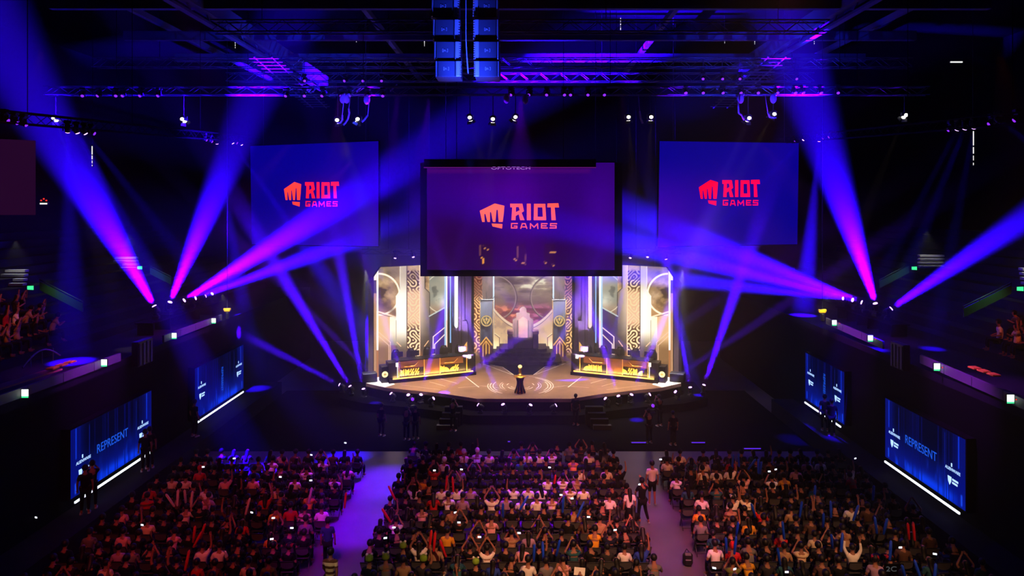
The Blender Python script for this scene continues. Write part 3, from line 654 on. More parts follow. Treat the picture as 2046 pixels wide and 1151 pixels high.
# banners with a round gold emblem
M['banner'] = mat('steel_blue_banner_cloth', (92, 98, 114), .8, noise=.1, nscale=3)
M['trim'] = mat('gold_trim', (235, 190, 100), .4, .3)
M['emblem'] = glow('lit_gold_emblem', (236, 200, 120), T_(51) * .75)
def banner(sg):
    nm = 'left' if sg < 0 else 'right'; D = 51.6; k = D / F; w = 13.2 * k; x = XC + sg * 72.7 * k; zt = CAM_Z - (600 - 413) * k; H = (702 - 600) * k
    t = thing('banner', 'steel blue cloth banner with a gold emblem hanging on the %s of the throne' % nm, 'banner', (x, D, zt), group='emblem banners')
    b = MB(); nx, nz = 10, 14; vs = []; fs = []
    for j in range(nz + 1):
        for i in range(nx + 1):
            u = -1 + 2 * i / nx; v = j / nz; zb = -H * v * (1 - .24 * (1 - abs(u))); vs.append((u * w * (1 - .03 * v), .05 * math.sin(u * 6 + .8) * (.3 + v), zb))
    for j in range(nz):
        for i in range(nx): q = j * (nx + 1) + i; fs.append((q, q + 1, q + nx + 2, q + nx + 1))
    b.add(vs, fs); b.add([(a, y + .02, z) for a, y, z in vs], [f[::-1] for f in fs]); b.build('cloth', M['banner'], t, True)
    b = MB()
    for s in (-1, 1): b.tube([(s * w * (1 - .03 * j / nz), -.03, -H * j / nz) for j in range(nz + 1)], .035); b.bar((s * w * .97, -.03, -H), (0, -.03, -H * .76), .05)
    b.build('border', M['trim'], t)
    b = MB(); b.bar((-w * 1.1, -.02, .03), (w * 1.1, -.02, .03), .05); b.bar((-w * .9, -.02, .05), (-w * 1.3, -.1, .4), .03, r2=.01); b.bar((w * .9, -.02, .05), (w * 1.3, -.1, .4), .03, r2=.01); b.bar((0, -.02, .05), (0, -.1, .65), .035, r2=.01); b.bar((-.1, -.02, .05), (-.45, -.1, .3), .03, r2=.01); b.bar((.1, -.02, .05), (.45, -.1, .3), .03, r2=.01); b.build('spiked_rod', M['steel'], t)
    e = (0, -.1, -H * .4); R = 11 * k; b = MB(); n = 28
    ring = lambda r0, r1, h0, h1: [b.prism([(r1 * math.cos(2 * PI * i / n), r1 * math.sin(2 * PI * i / n)), (r1 * math.cos(2 * PI * (i + 1) / n), r1 * math.sin(2 * PI * (i + 1) / n)), (r0 * math.cos(2 * PI * (i + 1) / n), r0 * math.sin(2 * PI * (i + 1) / n)), (r0 * math.cos(2 * PI * i / n), r0 * math.sin(2 * PI * i / n))], h0, h1, lambda u, v, h: Vector((e[0] + u, e[1] + h, e[2] + v))) for i in range(n)]
    ring(R * .8, R, -.03, 0); L = lambda q: b.prism([(u * R, v * R) for u, v in q], -.03, 0, lambda u, v, h: Vector((e[0] + u, e[1] + h, e[2] + v)))
    L([(0, .72), (.2, .4), (.12, .1), (0, -.02), (-.12, .1), (-.2, .4)])
    for s in (-1, 1): L([(s * .3, .35), (s * .62, .5), (s * .62, 0), (s * .3, -.45), (s * .06, -.7), (s * .06, -.2), (s * .32, .05)])
    b.build('emblem', M['emblem'], t)
    t = thing('gold_pedestal', 'pointed gold framed pedestal under the %s banner' % nm, 'pedestal', (x, 51.0, SZ), group='pointed pedestals')
    zp = lambda py: CAM_Z - (py - 413) * 51.0 / F - SZ; w2 = 12.5 * 51 / F
    b = MB(); b.prism([(-w2, 0), (w2, 0), (w2, zp(690)), (0, zp(674)), (-w2, zp(690))], .06, .4, fr); b.build('body', M['stone'], t)
    b = MB(); b.bar((-w2, 0, zp(690)), (0, 0, zp(674)), .045); b.bar((w2, 0, zp(690)), (0, 0, zp(674)), .045); b.bar((0, 0, 0), (0, 0, zp(682)), .03)
    for s in (-1, 1): b.bar((s * w2 * .5, 0, 0), (s * w2 * .5, 0, zp(690)), .025); b.bar((s * w2 * .5, 0, zp(690)), (0, 0, zp(681)), .025)
    b.build('frame', M['amber_plate'], t)
banner(-1); banner(1)

# ---------------------------------------------------------------- trophy on its flared stand
t = thing('trophy_stand', 'flared black and gold trophy stand in the middle of the stage', 'stand', (0, 41.1, SZ))
b = MB(); n = 8
for k in range(n):
    a = 2 * PI * (k + .5) / n; pts = [Vector((r * math.cos(a), r * math.sin(a), z)) for r, z in ((.33, 0), (.25, .2), (.17, .48), (.16, .7), (.23, .92))]
    b.tube(pts, .045, 0, 6)
b.build('rib', M['plastic'], t)
b = MB(); b.lathe([(.24, .02), (.19, .2), (.12, .48), (.11, .7), (.18, .92)], n=16); b.build('core', M['gold'], t, True)
b = MB(); b.lathe([(.26, .92), (.37, .95), (.37, 1.0), (.2, 1.04), (.14, 1.05)], n=24); b.build('top_plate', M['gold'], t, True)
b = MB(); b.lathe([(.31, 0), (.31, .06), (.26, .08)], n=20); b.build('base_ring', M['gold'], t)
t = thing('trophy', 'slim golden trophy with a glowing tip standing on the flared stand', 'trophy', (0, 41.1, SZ + 1.05))
b = MB(); b.lathe([(.16, 0), (.14, .04), (.07, .1), (.06, .18), (.09, .24), (.06, .32), (.08, .4), (.11, .45)], n=18); b.build('stem', M['gold'], t, True)
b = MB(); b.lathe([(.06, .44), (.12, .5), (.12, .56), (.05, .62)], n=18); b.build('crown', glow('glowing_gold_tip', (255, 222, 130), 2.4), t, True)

# ---------------------------------------------------------------- player desks
M['desk'] = mat('desk_black', (18, 16, 18), .4)
M['deskpan'] = mat('desk_bronze_panel', (120, 78, 44), .4, .2, noise=.2, nscale=2)
M['desk_gold'] = mat('desk_gold_ornament', (250, 196, 96), .35, .3)
M['underglow'] = glow('amber_underglow', (255, 190, 96), 2.4)
M['post_light'] = glow('white_post_light', (255, 240, 214), 2.0)
M['disc'] = glow('cream_emblem_disc', (255, 236, 160), 1.9)
M['screen_dark'] = glow('monitor_back_glow', (40, 26, 90), .6)
def maze_mesh(w, h, cell, seed):     # raised labyrinth bars for the desk fronts
    b = MB(); r = random.Random(seed); nx = int(w / cell); bw = cell * .13
    def arc(cx, cz, rad, a0, a1):
        n = 6
        for i in range(n):
            q = []
            for aa, rr in ((i, rad - bw), (i + 1, rad - bw), (i + 1, rad + bw), (i, rad + bw)):
                t_ = math.radians(a0 + (a1 - a0) * aa / n); q.append((min(max(cx + rr * math.cos(t_), 0), w), min(max(cz + rr * math.sin(t_), 0), h)))
            if abs(q[0][0] - q[2][0]) + abs(q[0][1] - q[2][1]) > bw: b.prism(q, -.02, 0, lambda u, v, hh: Vector((u, hh, v)))
    for i in range(nx):
        x0 = i * cell; k = r.random()
        if k < .4:
            cx, a = (x0, 0) if r.random() < .5 else (x0 + cell, 90)
            for rad in (.25, .55, .85): arc(cx, 0, rad * cell, a, a + 90)
        elif k < .7:
            for u in (.2, .5, .8): b.box((x0 + u * cell, -.01, h * (.5 if u != .5 else .35)), (bw * 2, .02, h * (.95 if u != .5 else .6)))
            b.box((x0 + cell * .5, -.01, h * .75), (cell * .7, .02, bw * 2))
        else:
            for s in (-.5, 0, .5): b.prism([(x0 + max(0, s * cell), h * max(0, -s)), (x0 + max(0, s * cell) + bw * 2, h * max(0, -s)), (x0 + cell + min(0, s * cell), h * (1 - max(0, s))), (x0 + cell + min(0, s * cell) - bw * 2, h * (1 - max(0, s)))], -.02, 0, lambda u, v, hh: Vector((u, hh, v)))
    return b
def chair_mesh():
    ch = thing('gaming_chair', 'x', 'chair')
    b = MB(); b.box((0, 0, .48), (.5, .5, .12), bev=.05); b.build('seat', M['plastic'], ch)
    b = MB(); b.prism([(-.24, .55), (.24, .55), (.29, .85), (.27, 1.15), (.15, 1.38), (-.15, 1.38), (-.27, 1.15), (-.29, .85)], .2, .34, fr); b.build('backrest', M['plastic'], ch)
    b = MB(); b.ball((0, .17, 1.25), (.13, .06, .09)); b.build('headrest', M['steel'], ch)
    b = MB(); b.bar((0, 0, .12), (0, 0, .44), .035); [b.bar((0, 0, .1), (.3 * math.cos(a), .3 * math.sin(a), .05), .025) for a in (.3, 1.56, 2.8, 4.1, 5.3)]; b.build('base', M['steel'], ch)
    for s in (-1, 1): b = MB(); b.box((s * .3, -.02, .7), (.07, .28, .04), bev=.015); b.bar((s * .3, 0, .5), (s * .3, 0, .7), .02); b.build('armrest', M['plastic'], ch)
    return ch
proto_chair = None; proto_mon = None; n_desk = 0
def desk(sg):
    global proto_chair, proto_mon
    nm = 'left' if sg < 0 else 'right'
    A = Vector((XC + sg * 8.55, 43.3, SZ)); B = Vector((XC + sg * 3.2, 45.6, SZ)); L = (B - A).length
    ang = math.atan2(B.y - A.y, B.x - A.x) if sg < 0 else math.atan2(A.y - B.y, A.x - B.x); O = A if sg < 0 else B
    t = thing('player_desk', 'long black and gold player desk on the %s of the stage' % nm, 'desk', O, ang, 'player desks')
    R = Matrix.Rotation(ang, 4, 'Z'); W = lambda x, y, z: O + R @ Vector((x, y, z))
    H = 1.38; fx = (lambda x: x) if sg < 0 else (lambda x: L - x)      # x measured from the outer end
    bx = lambda bb, x0, x1, y0, y1, z0, z1: bb.box(((fx(x0) + fx(x1)) / 2, (y0 + y1) / 2, (z0 + z1) / 2), (abs(x1 - x0), y1 - y0, z1 - z0))
    b = MB(); bx(b, 0, L, -.16, 1.0, 0, .22); bx(b, 0, .62, -.02, .9, .22, H - .12); bx(b, L - .55, L, -.02, .9, .22, H); bx(b, .62, L - .55, .1, .2, .22, H - .1); b.build('body', M['desk'], t)
    b = MB(); bx(b, .1, L - .1, 1.02, 1.5, .01, .42); b.build('riser', M['black'], t)
    b = MB(); bx(b, .5, L - .5, .06, 1.0, H - .1, H - .04); b.build('desktop', M['desk'], t)
    for x0, x1 in ((.72, 2.3), (3.4, 4.98)):
        b = MB(); bx(b, x0, x1, .04, .1, .84, H - .1); b.build('upper_panel', M['deskpan'], t)
        b = MB(); fx0 = min(fx(x0), fx(x1)); mz = maze_mesh(x1 - x0, .42, .32, x0 * 7 + sg); b.add([(v[0] + fx0, v[1] + .05, v[2] + .36) for v in mz.v], mz.f); b.build('ornament', M['desk_gold'], t)
        b = MB(); bx(b, x0, x1, .06, .1, .34, .8); b.build('ornament_panel', M['desk'], t)
        b = MB(); q = [(fx(x0 + .3), .05, .95), (fx(x0 + .95), .05, .95), (fx(x0 + 1.2), .05, 1.18)]; b.tube([Vector(v) - Vector((0, .03, 0)) for v in q], .012, n=4); b.build('inlay', M['desk_gold'], t)
    b = MB(); bx(b, 2.34, 3.36, .05, .1, .3, H - .1); b.build('centre_panel', M['deskpan'], t)
    b = MB()
    for x in (.66, 2.32, 3.38, L - .6): bx(b, x - .02, x + .02, -.0, .06, .3, H - .08)
    b.build('divider', M['desk_gold'], t)
    b = MB(); bx(b, .25, L - .2, -.12, -.06, .22, .3); b.build('underglow_strip', M['underglow'], t)
    b = MB(); bx(b, .45, .6, -.05, -.02, 1.0, H - .12); bx(b, L - .5, L - .32, -.05, -.02, 1.1, H - .02); bx(b, .54, .58, -.05, -.02, .3, 1.0); b.build('corner_light', M['post_light'], t)
    lo = bpy.data.lights.new('underglow_light', 'AREA'); lo.shape = 'RECTANGLE'; lo.size = L - .6; lo.size_y = .08; lo.energy = 130; lo.color = (1, .58, .2)
    o = bpy.data.objects.new('underglow_light', lo); COL.objects.link(o); o.parent = t; o.location = (L / 2, -.14, .31); o.rotation_euler = (PI - .25, 0, 0)
    # emblem end block
    b = MB(); u0 = -.42 if sg < 0 else L; b.box((u0 + .21, .55, .52), (.42, .8, 1.04), bev=.02); b.build('end_block', M['desk'], t)
    b = MB(); n = 24; b.bar((u0 + .21, .14, .55), (u0 + .21, .11, .55), .19, n=24)
    o = b.build('emblem_disc', M['disc'], t)
    b = MB(); E = lambda q: b.prism([(u0 + .21 + x * .16, .55 + z * .16) for x, z in q], .09, .105, fr); E([(0, .7), (.25, .2), (0, -.75), (-.25, .2)]); E([(-.35, .4), (-.6, .1), (-.3, -.6), (-.25, -.1)]); E([(.35, .4), (.6, .1), (.3, -.6), (.25, -.1)]); b.build('emblem_mark', M['desk_gold'], t)
    # a black flight case behind the outer end
    p = W(-1.05 if sg < 0 else L + 1.05, .9, 0); cs = thing('flight_case', 'low black flight case at the outer end of the %s desk' % nm, 'case', p, ang, 'flight cases by the desks')
    b = MB(); b.box((0, 0, .27), (.9, .6, .5), bev=.02); b.build('body', M['desk'], cs); b = MB(); b.box((0, 0, .54), (.9, .6, .08), bev=.02); b.build('lid', M['steel'], cs)
    for k in range(5):
        x = .75 + k * (L - 1.5) / 4
        for kind in ('chair', 'monitor'):
            if kind == 'chair':
                if proto_chair is None: proto_chair = chair_mesh(); o = proto_chair
                else: o = copy_tree(proto_chair)
                o.location = W(fx(x), 1.22, .42); o.rotation_euler = (0, 0, ang + random.uniform(-.35, .35))
                o['label'] = 'black gaming chair behind the %s desk, %s from the trophy' % (nm, ORD[5 - k]); o['group'] = 'gaming chairs'
            else:
                if proto_mon is None:
                    proto_mon = o = thing('monitor', 'x', 'monitor')
                    b = MB(); b.box((0, 0, .33), (.56, .04, .34), bev=.01); b.build('screen_housing', M['plastic'], o)
                    b = MB(); b.box((0, .024, .33), (.52, .006, .3)); b.build('screen', M['screen_dark'], o)
                    b = MB(); b.bar((0, -.04, .01), (0, -.03, .3), .02); b.box((0, 0, .01), (.24, .18, .02)); b.build('stand', M['steel'], o)
                else: o = copy_tree(proto_mon)
                o.location = W(fx(x), .5, H - .04); o.rotation_euler = (0, 0, ang + random.uniform(-.15, .15))
                o['label'] = 'black monitor on the %s desk, %s from the trophy' % (nm, ORD[5 - k]); o['group'] = 'desk monitors'
desk(-1); desk(1)

# ------------------------------------------------------------------ hanging projection screens
FIST = [[(145, 335), (470, 178), (678, 228), (660, 430), (640, 578), (553, 578), (533, 318), (507, 318), (484, 578), (430, 578), (389, 366), (367, 366), (366, 578), (313, 578), (268, 406), (244, 406), (254, 578), (198, 578)],
        [(402, 612), (635, 622), (628, 722), (420, 675)]]
def stroke(pts, w=24):
    out = []
    for p, q in zip(pts, pts[1:]):
        p = Vector(p); q = Vector(q); d = (q - p).normalized() * w / 2; n = Vector((-d.y, d.x)); out.append([tuple(p - d - n), tuple(q + d - n), tuple(q + d + n), tuple(p - d + n)])
    return out
LETTERS = {'R': [[(850, 182), (930, 182), (918, 540), (828, 540)], [(800, 182), (850, 182), (846, 262), (803, 262)], [(930, 182), (1065, 182), (1080, 256), (925, 256)], [(985, 255), (1080, 255), (1100, 345), (1005, 326)],
                 [(1005, 325), (1100, 345), (1048, 378), (918, 450), (920, 368)], [(985, 414), (1048, 377), (1112, 540), (1015, 540)]],
           'I': [[(1160, 182), (1245, 182), (1248, 540), (1160, 540)]],
           'O': [[(1315, 185), (1560, 185), (1562, 262), (1313, 262)], [(1308, 465), (1575, 465), (1578, 540), (1308, 540)], [(1313, 262), (1393, 262), (1393, 465), (1310, 465)], [(1495, 262), (1562, 262), (1575, 465), (1505, 465)]],
           'T': [[(1605, 178), (1840, 172), (1855, 265), (1600, 262)], [(1680, 262), (1760, 262), (1785, 540), (1690, 540)]],
           'G': stroke([(955, 612), (832, 612), (828, 708), (945, 708), (945, 668), (890, 668)]), 'A': stroke([(1030, 715), (1062, 615), (1125, 615), (1160, 715)]) + stroke([(1045, 685), (1150, 685)]),
           'M': stroke([(1237, 718), (1240, 618), (1315, 690), (1390, 618), (1398, 718)]), 'E': stroke([(1595, 615), (1478, 615), (1475, 708), (1600, 708)]) + stroke([(1478, 662), (1575, 662)]),
           'S': stroke([(1800, 615), (1672, 615), (1670, 660), (1790, 662), (1792, 708), (1660, 708)])}
def proj_screen(lbl, bl, br, tr, tl, painter, logo_box, cf, ct):
    bl, br, tr, tl = map(Vector, (bl, br, tr, tl)); W = (br - bl).length; ax = (br - bl).normalized(); n = ax.cross(Vector((0, 0, 1))).normalized()
    if n.y > 0: n = -n
    t = thing('projection_screen', lbl, 'screen', bl)
    led('screen_surface', bl - bl, br - bl, tr - bl, tl - bl, 120, 80, lambda X, Y, U, V: painter(X0(bl, br, tl, tr, U, V)[0], X0(bl, br, tl, tr, U, V)[1], U, V), M['proj'], t)
    b = MB(); off = n * -.12
    for p, q in ((bl, br), (br, tr), (tr, tl), (tl, bl)): b.bar(p - bl + off, q - bl + off, .07, n=4)
    b.build('frame', M['black'], t)
    b = MB(); b.add([v - bl - n * k for k in (.03, .08) for v in (bl, br, tr, tl)], [(0, 1, 2, 3), (7, 6, 5, 4)]); b.build('back_cloth', M['black'], t)
    for u in (.1, .9): b = MB(); p = tl.lerp(tr, u) - bl + off; b.bar(p, p + Vector((0, 0, 25 - tl.z)), .02); b.build('hanging_cable', M['steel'], t)
    (x0, y0, x1, y1) = logo_box; d0 = (bl + br) / 2
    def fr2(u, v, h):      # logo units -> picture position -> point on the screen plane
        px = x0 + (u - 145) / 1710 * (x1 - x0); py = y0 + (v - 172) / 563 * (y1 - y0)
        r = at(px, py, 1.0) - Vector((0, 0, CAM_Z)); s = (bl - Vector((0, 0, CAM_Z))).dot(n) / r.dot(n); return Vector((0, 0, CAM_Z)) + r * s + n * (.02 + h) - bl
    b = MB(); [b.prism(q, 0, .02, fr2) for q in FIST]; b.build('fist_logo', cf, t)
    b = MB(); [b.prism(q, 0, .02, fr2) for L in 'RIOT' for q in LETTERS[L]]; b.build('lettering', ct, t)
    b = MB(); [b.prism(q, 0, .02, fr2) for L in 'GAMES' for q in LETTERS[L]]; b.build('lettering', ct, t)
    return t
def X0(bl, br, tl, tr, U, V):
    f = lambda i: bl[i] * (1 - U) * (1 - V) + br[i] * U * (1 - V) + tr[i] * U * V + tl[i] * (1 - U) * V
    return 1039 + f(0) * F / f(1), 413 + (CAM_Z - f(2)) * F / f(1)
M['proj'] = display('projected_picture', T_(42) * 1.0)
logo_m = lambda nm, c: glow(nm, c, T_(42) * 1.0)
def pic_centre(X, Y, U, V):
    p = Pic(X, Y); p.fill((38, 0, 92)); p.blob(1010, 380, 110, 50, (62, 0, 120), .8); p.blob(1200, 420, 50, 90, (54, 0, 132), .8); p.fill((36, 2, 62), sst(455, 500, Y) * (1 - sst(1110, 1180, X)) * .8); p.blob(905, 470, 50, 60, (34, 2, 58), .7)
    z = lambda x, y: (840 + x / 4.4275, 300 + y / 4.4275)
    for x0, x1 in ((525, 640), (850, 930), (1095, 1190)): a = z(x0, 830); c = z(x1, 1035); p.rect(a[0], a[1], c[0], c[1], (40, 8, 50), .8, 3)
    for q in ([(533, 935), (568, 962), (556, 970), (566, 1020), (560, 1022), (545, 965)],): p.poly([z(*v) for v in q], (235, 150, 60))
    for a, c, w in (((560, 862), (602, 884), 1.4), ((822, 955), (850, 978), 1.3), ((895, 994), (930, 1007), 1.4), ((1096, 982), (1114, 1006), 1.2), ((1150, 905), (1192, 905), 1.6), ((1158, 1014), (1186, 1022), 1.6), ((550, 838), (572, 852), 1.0), ((528, 840), (528, 930), .8), ((925, 900), (932, 990), .8), ((860, 850), (860, 950), .7)):
        p.seg(z(*a), z(*c), w, (226, 150, 84), .85 if w > 1 else .35)
    p.rect(850, 336, 1180, 346, (74, 6, 96), .55, 4)
    return p.c
def pic_left(X, Y, U, V):  # blue haze and beam light on the cloth painted into the picture
    p = Pic(X, Y); p.fill((3, 0, 118)); p.fill((58, 0, 176), sst(.2, 1.0, (X - 500) / 256 * .6 + (Y - 330) / 200 * .5) * .75); p.blob(640, 370, 60, 24, (52, 0, 96), .6); p.blob(690, 300, 14, 26, (44, 20, 100), .6); p.fill((20, 0, 60), sst(.6, 1, (X - 640) / 150) * sst(420, 480, Y) * .6); return p.c
def pic_right(X, Y, U, V):  # haze and beam blue painted in here as well
    p = Pic(X, Y); p.fill((4, 0, 124)); p.fill((58, 0, 158), sst(1.1, 0, (X - 1318) / 170) * sst(300, 420, Y) * .8); p.blob(1450, 370, 70, 24, (60, 0, 110), .5); p.blob(1400, 480, 90, 40, (56, 0, 140), .6); p.blob(1545, 420, 60, 90, (2, 0, 120), .6); return p.c
a = lambda px, py, d: tuple(at(px, py, d))
proj_screen('left hanging projection screen with a red fist logo on blue', a(503, 488, 45), a(756, 492, 42), a(756, 282, 42), a(500, 292, 45), pic_left, (568, 363, 678, 414), logo_m('red_orange_logo', (255, 62, 52)), logo_m('red_lettering', (255, 22, 52)))
proj_screen('right hanging projection screen with a crimson fist logo on blue', a(1315, 492, 42), a(1593, 488, 43.7), a(1596, 286, 43.7), a(1318, 282, 42), pic_right, (1396, 359, 1518, 412), logo_m('crimson_logo', (255, 0, 50)), logo_m('crimson_lettering', (250, 0, 62)))
t = proj_screen('central hanging projection screen with an orange fist logo on purple', a(853, 539, 38.6), a(1228, 539, 38.6), a(1228, 325, 38.6), a(853, 325, 38.6), pic_centre, (958.5, 406, 1117, 458), logo_m('orange_logo', (255, 98, 62)), logo_m('orange_lettering', (255, 84, 66)))
o = t.location
b = MB(); p, q = at(840, 552, 38.5) - o, at(1243, 540, 38.5) - o; b.box((p + q) / 2, (q.x - p.x, .1, p.z - q.z)); p, q = at(840, 552, 38.5) - o, at(853, 325, 38.5) - o; b.box((p + q) / 2, (q.x - p.x, .1, q.z - p.z)); p, q = at(1228, 552, 38.5) - o, at(1243, 325, 38.5) - o; b.box((p + q) / 2, (q.x - p.x, .1, q.z - p.z)); b.build('black_border', M['black'], t)
p, q = at(847, 336, 38.2), at(1191, 318, 38.2)
t = thing('screen_housing', 'long roller housing with white lettering along the top of the central screen', 'housing', (p + q) / 2)
b = MB(); b.box((0, .1, 0), (q.x - p.x, .3, q.z - p.z), bev=.03); b.build('casing', M['black'], t)

for s in (-1, 1): b = MB(); b.bar((s * 3, .1, 0), (s * 3, .1, 25 - t.location.z), .02); b.build('hanging_cable', M['black'], t)
b = MB(); b.box((0, -.07, (p.z - q.z) / 2 + .03), (q.x - p.x, .05, .05)); b.build('edge_lip', glow('lit_edge_purple', (92, 20, 110), 1), t)  # glow drawn on the lip for the light caught along it
def text(s, size, name, m, parent, fr_, ext=.004, name2=None):
    cu = bpy.data.curves.new('text', 'FONT'); cu.body = s; cu.size = size; cu.extrude = ext; o = bpy.data.objects.new('text', cu); COL.objects.link(o)
    dg = bpy.context.evaluated_depsgraph_get(); me = bpy.data.meshes.new_from_object(o.evaluated_get(dg)); bpy.data.objects.remove(o); bpy.data.curves.remove(cu)
    me.transform(fr_); me.materials.clear(); me.materials.append(m); me.name = name; return link(name, me, parent)
def frame_m(o, ax, up):                                        # matrix whose x axis runs along ax and y axis along up
    ax = Vector(ax).normalized(); up = Vector(up).normalized(); n = ax.cross(up); return Matrix(((ax.x, up.x, n.x, o[0]), (ax.y, up.y, n.y, o[1]), (ax.z, up.z, n.z, o[2]), (0, 0, 0, 1)))
p = at(981, 338.5, 38.1) - t.location
text('OPTOTECH', .27, 'lettering', glow('pale_lettering', (150, 110, 190), 1.5), t, frame_m((p.x, -.09, p.z), (1.45, 0, 0), (0, 0, 1)) @ Matrix.Diagonal((1.55, .8, 1, 1)))

# ------------------------------------------------------------------ LED screens below the balconies
M['side_led'] = display('blue_side_screen', T_(31) * 1.1)
M['led_word'] = glow('pale_blue_word', (24, 82, 210), T_(31) * 1.0); M['led_word2'] = glow('blue_white_badge', (170, 205, 255), T_(31) * 1.25); M['led_dim'] = glow('dim_blue_word', (20, 60, 190), T_(31))
def side_screen(x, y0, y1, z0, z1, lbl, near, seed):
    sg = -1 if x < 0 else 1; L = y1 - y0
    # u runs left to right as the audience reads it
    P = (lambda u: y0 + u) if sg < 0 else (lambda u: y1 - u); ux = (0, 1, 0) if sg < 0 else (0, -1, 0); nx = -sg
    t = thing('side_led_screen', lbl, 'screen', (x, 0, 0)); H = z1 - z0
    def paint(X, Y, U, V):
        p = Pic(U * L, V * H); u, v = p.X, p.Y
        p.fill((1, 3, 30)); p.fill((2, 16, 120), sst(.75, .05, V) * .9); p.fill((6, 60, 235), np.exp(-((V - .06) / .1) ** 2) * sst(.25, .55, U + .2 * fbm(u * 2, v, seed)) * .8)
        p.fill((8, 60, 225), sst(.55, .8, fbm(u * 3.2, v * .9, seed + 4)) * sst(.5, .1, V) * .75); p.fill((2, 10, 96), (np.abs(fbm(u * 9, u * 0, seed + 8) - .5) < .05) * .6)
        e = np.minimum(U, 1 - U); p.fill((2, 12, 112), sst(.2, .04, e) * .8)
        for c in (.055, .93): p.seg((c * L, H * .55), (c * L, H * .98), .05, (12, 56, 220), .8, .03)
        for c in (.2, .78): p.seg((c * L, H * .3), (c * L, H * .95), .025, (8, 30, 150), .7, .02)
        for c in (.05, .96): p.seg((c * L, .12), (c * L, .45), .06, (30, 90, 255), .7, .05)
        return p.c
    led('led_surface', (0, P(0), z0), (0, P(L), z0), (0, P(L), z1), (0, P(0), z1), 150, 70, paint, M['side_led'], t)
    b = MB(); b.box((sg * .175, (y0 + y1) / 2, (z0 + z1) / 2), (.33, L + .1, H + .1)); b.build('cabinet', M['black'], t)
    w = lambda s, size, u, v, m, st_=1.0, ax=None, up=(0, 0, 1): text(s, size, 'lettering', m, t, frame_m((nx * .012, P(u), z0 + v), ax or ux, up) @ Matrix.Diagonal((st_, 1, 1, 1)), .003)
    if near: w('REPRESENT', .5, 1.55, 1.15, M['led_word'], .86)
    else: w('REPRESENT', .34, L * .5, 2.0, M['led_word'], .8, (0, 0, -1), ux)
    for u in (.3, L - 1.15):
        w('ALIENWARE', .17, u, 1.15 if near else 1.5, M['led_word2'], .95); b = MB(); b.box((nx * .012, P(u + .38), z0 + (1.38 if near else 1.75)), (.01, .06, .13)); b.build('badge_mark', M['led_word2'], t)
        b = MB(); c = z0 + (.72 if near else 1.0); q = [(0, .2), (.22, .2), (.2, .02), (.11, -.12), (.02, .02)]; b.prism(q, .006, .014, lambda a_, v, h: Vector((nx * h, P(u + .15 + a_), c + v))); b.build('badge', M['led_word2'], t)
        b = MB(); [b.box((nx * .012, P(u + .42 + L_ / 2), c + zz), (.01, L_, .07)) for L_, zz in ((.34, .14), (.3, .02))]; b.build('badge_mark', M['led_word2'], t)
    n = 5
    for k in range(n):
        u0 = .12 + (L - .3) * k / n; u1 = .12 + (L - .3) * (k + .975) / n; b = MB(); b.box((nx * .08, (P(u0) + P(u1)) / 2, z0 - .17), (.05, u1 - u0, .075)); b.build('led_strip', M['led_strip'], t)
side_screen(XL + .35, 25.6, 31.2, 1.42, 4.0, 'wide blue LED screen under the left balcony nearer the camera', 1, 3)
side_screen(XL + .35, 35.4, 41.6, 1.35, 4.0, 'blue LED screen under the left balcony nearer the stage', 0, 6)
side_screen(XR - .35, 24.6, 30.0, 1.42, 4.0, 'wide blue LED screen under the right balcony nearer the camera', 1, 9)
side_screen(XR - .35, 33.8, 38.4, 1.6, 4.2, 'blue LED screen under the right balcony nearer the stage', 0, 12)

# ------------------------------------------------------------------ hanging subwoofers
M['sub'] = mat('subwoofer_black', (58, 58, 64), .5); M['subg'] = mat('subwoofer_grille', (92, 94, 102), .5); M['subs'] = mat('bright_corner_strip', (225, 225, 230), .35, .3)
M['logo_p'] = mat('pale_badge', (235, 235, 235), .5)
def sub(cx, px0, px1, y0, y1, d, tilt, lbl):
    A, B = at(px0, y1, d), at(px1, y0, d); w = B.x - A.x; h = (B.z - A.z) * .975
    t = link('subwoofer', None, None, (A + B) / 2, (-tilt, 0, 0)); tag(t, lbl, 'loudspeaker', 'hanging subwoofers')
    b = MB(); b.box((0, .5, 0), (w, .9, h), bev=.02); b.build('cabinet', M['sub'], t)
    lft = px0 < 930
    b = MB(); g0, g1 = (-w / 2 + .1, w / 2 - .2) if lft else (-w / 2 + .14, w / 2 - .1); b.box(((g0 + g1) / 2, .03, 0), (g1 - g0, .05, h * .94)); b.build('grille', M['subg'], t)
    for s in (-1, 1):
        b = MB(); ww = .13 if (s > 0) == lft else .05; x = s * (w / 2 - ww / 2 - .02)
        b.box((x, .02, 0), (ww, .06, h * .97), bev=.01)
        if ww > .1: [b.box((x + s * .08, .05, h * (k / 8 - .5 + .06)), (.06, .06, h * .06)) for k in range(8)]
        b.build('corner_strip', M['subs'], t)
    b = MB(); [b.box((s * (w / 2 + .015), .35, h / 2 + .03), (.02, .2, .16)) for s in (-1, 1)]; b.build('rigging_plate', M['steel'], t)
    b = MB(); c = (g0 + g1) / 2; [b.box((c + s * .085, 0, 0), (.012, .01, .1)) for s in (-1, 1)]; [b.box((c + s * .075, 0, k * .05), (.03, .01, .012)) for s in (-1, 1) for k in (-1, 1)]; b.build('badge', M['logo_p'], t)
    text('JBL', .075, 'lettering', M['logo_p'], t, frame_m((c - .06, -.004, -.025), (1, 0, 0), (0, 0, 1)))
ys = [(121, 153.5, 22.9, .0), (81.5, 119.8, 23.0, .1), (36.5, 80.3, 23.2, .16), (-12, 35.2, 23.5, .2)]
nmv = ['bottom', 'second from the bottom', 'third from the bottom', 'topmost']
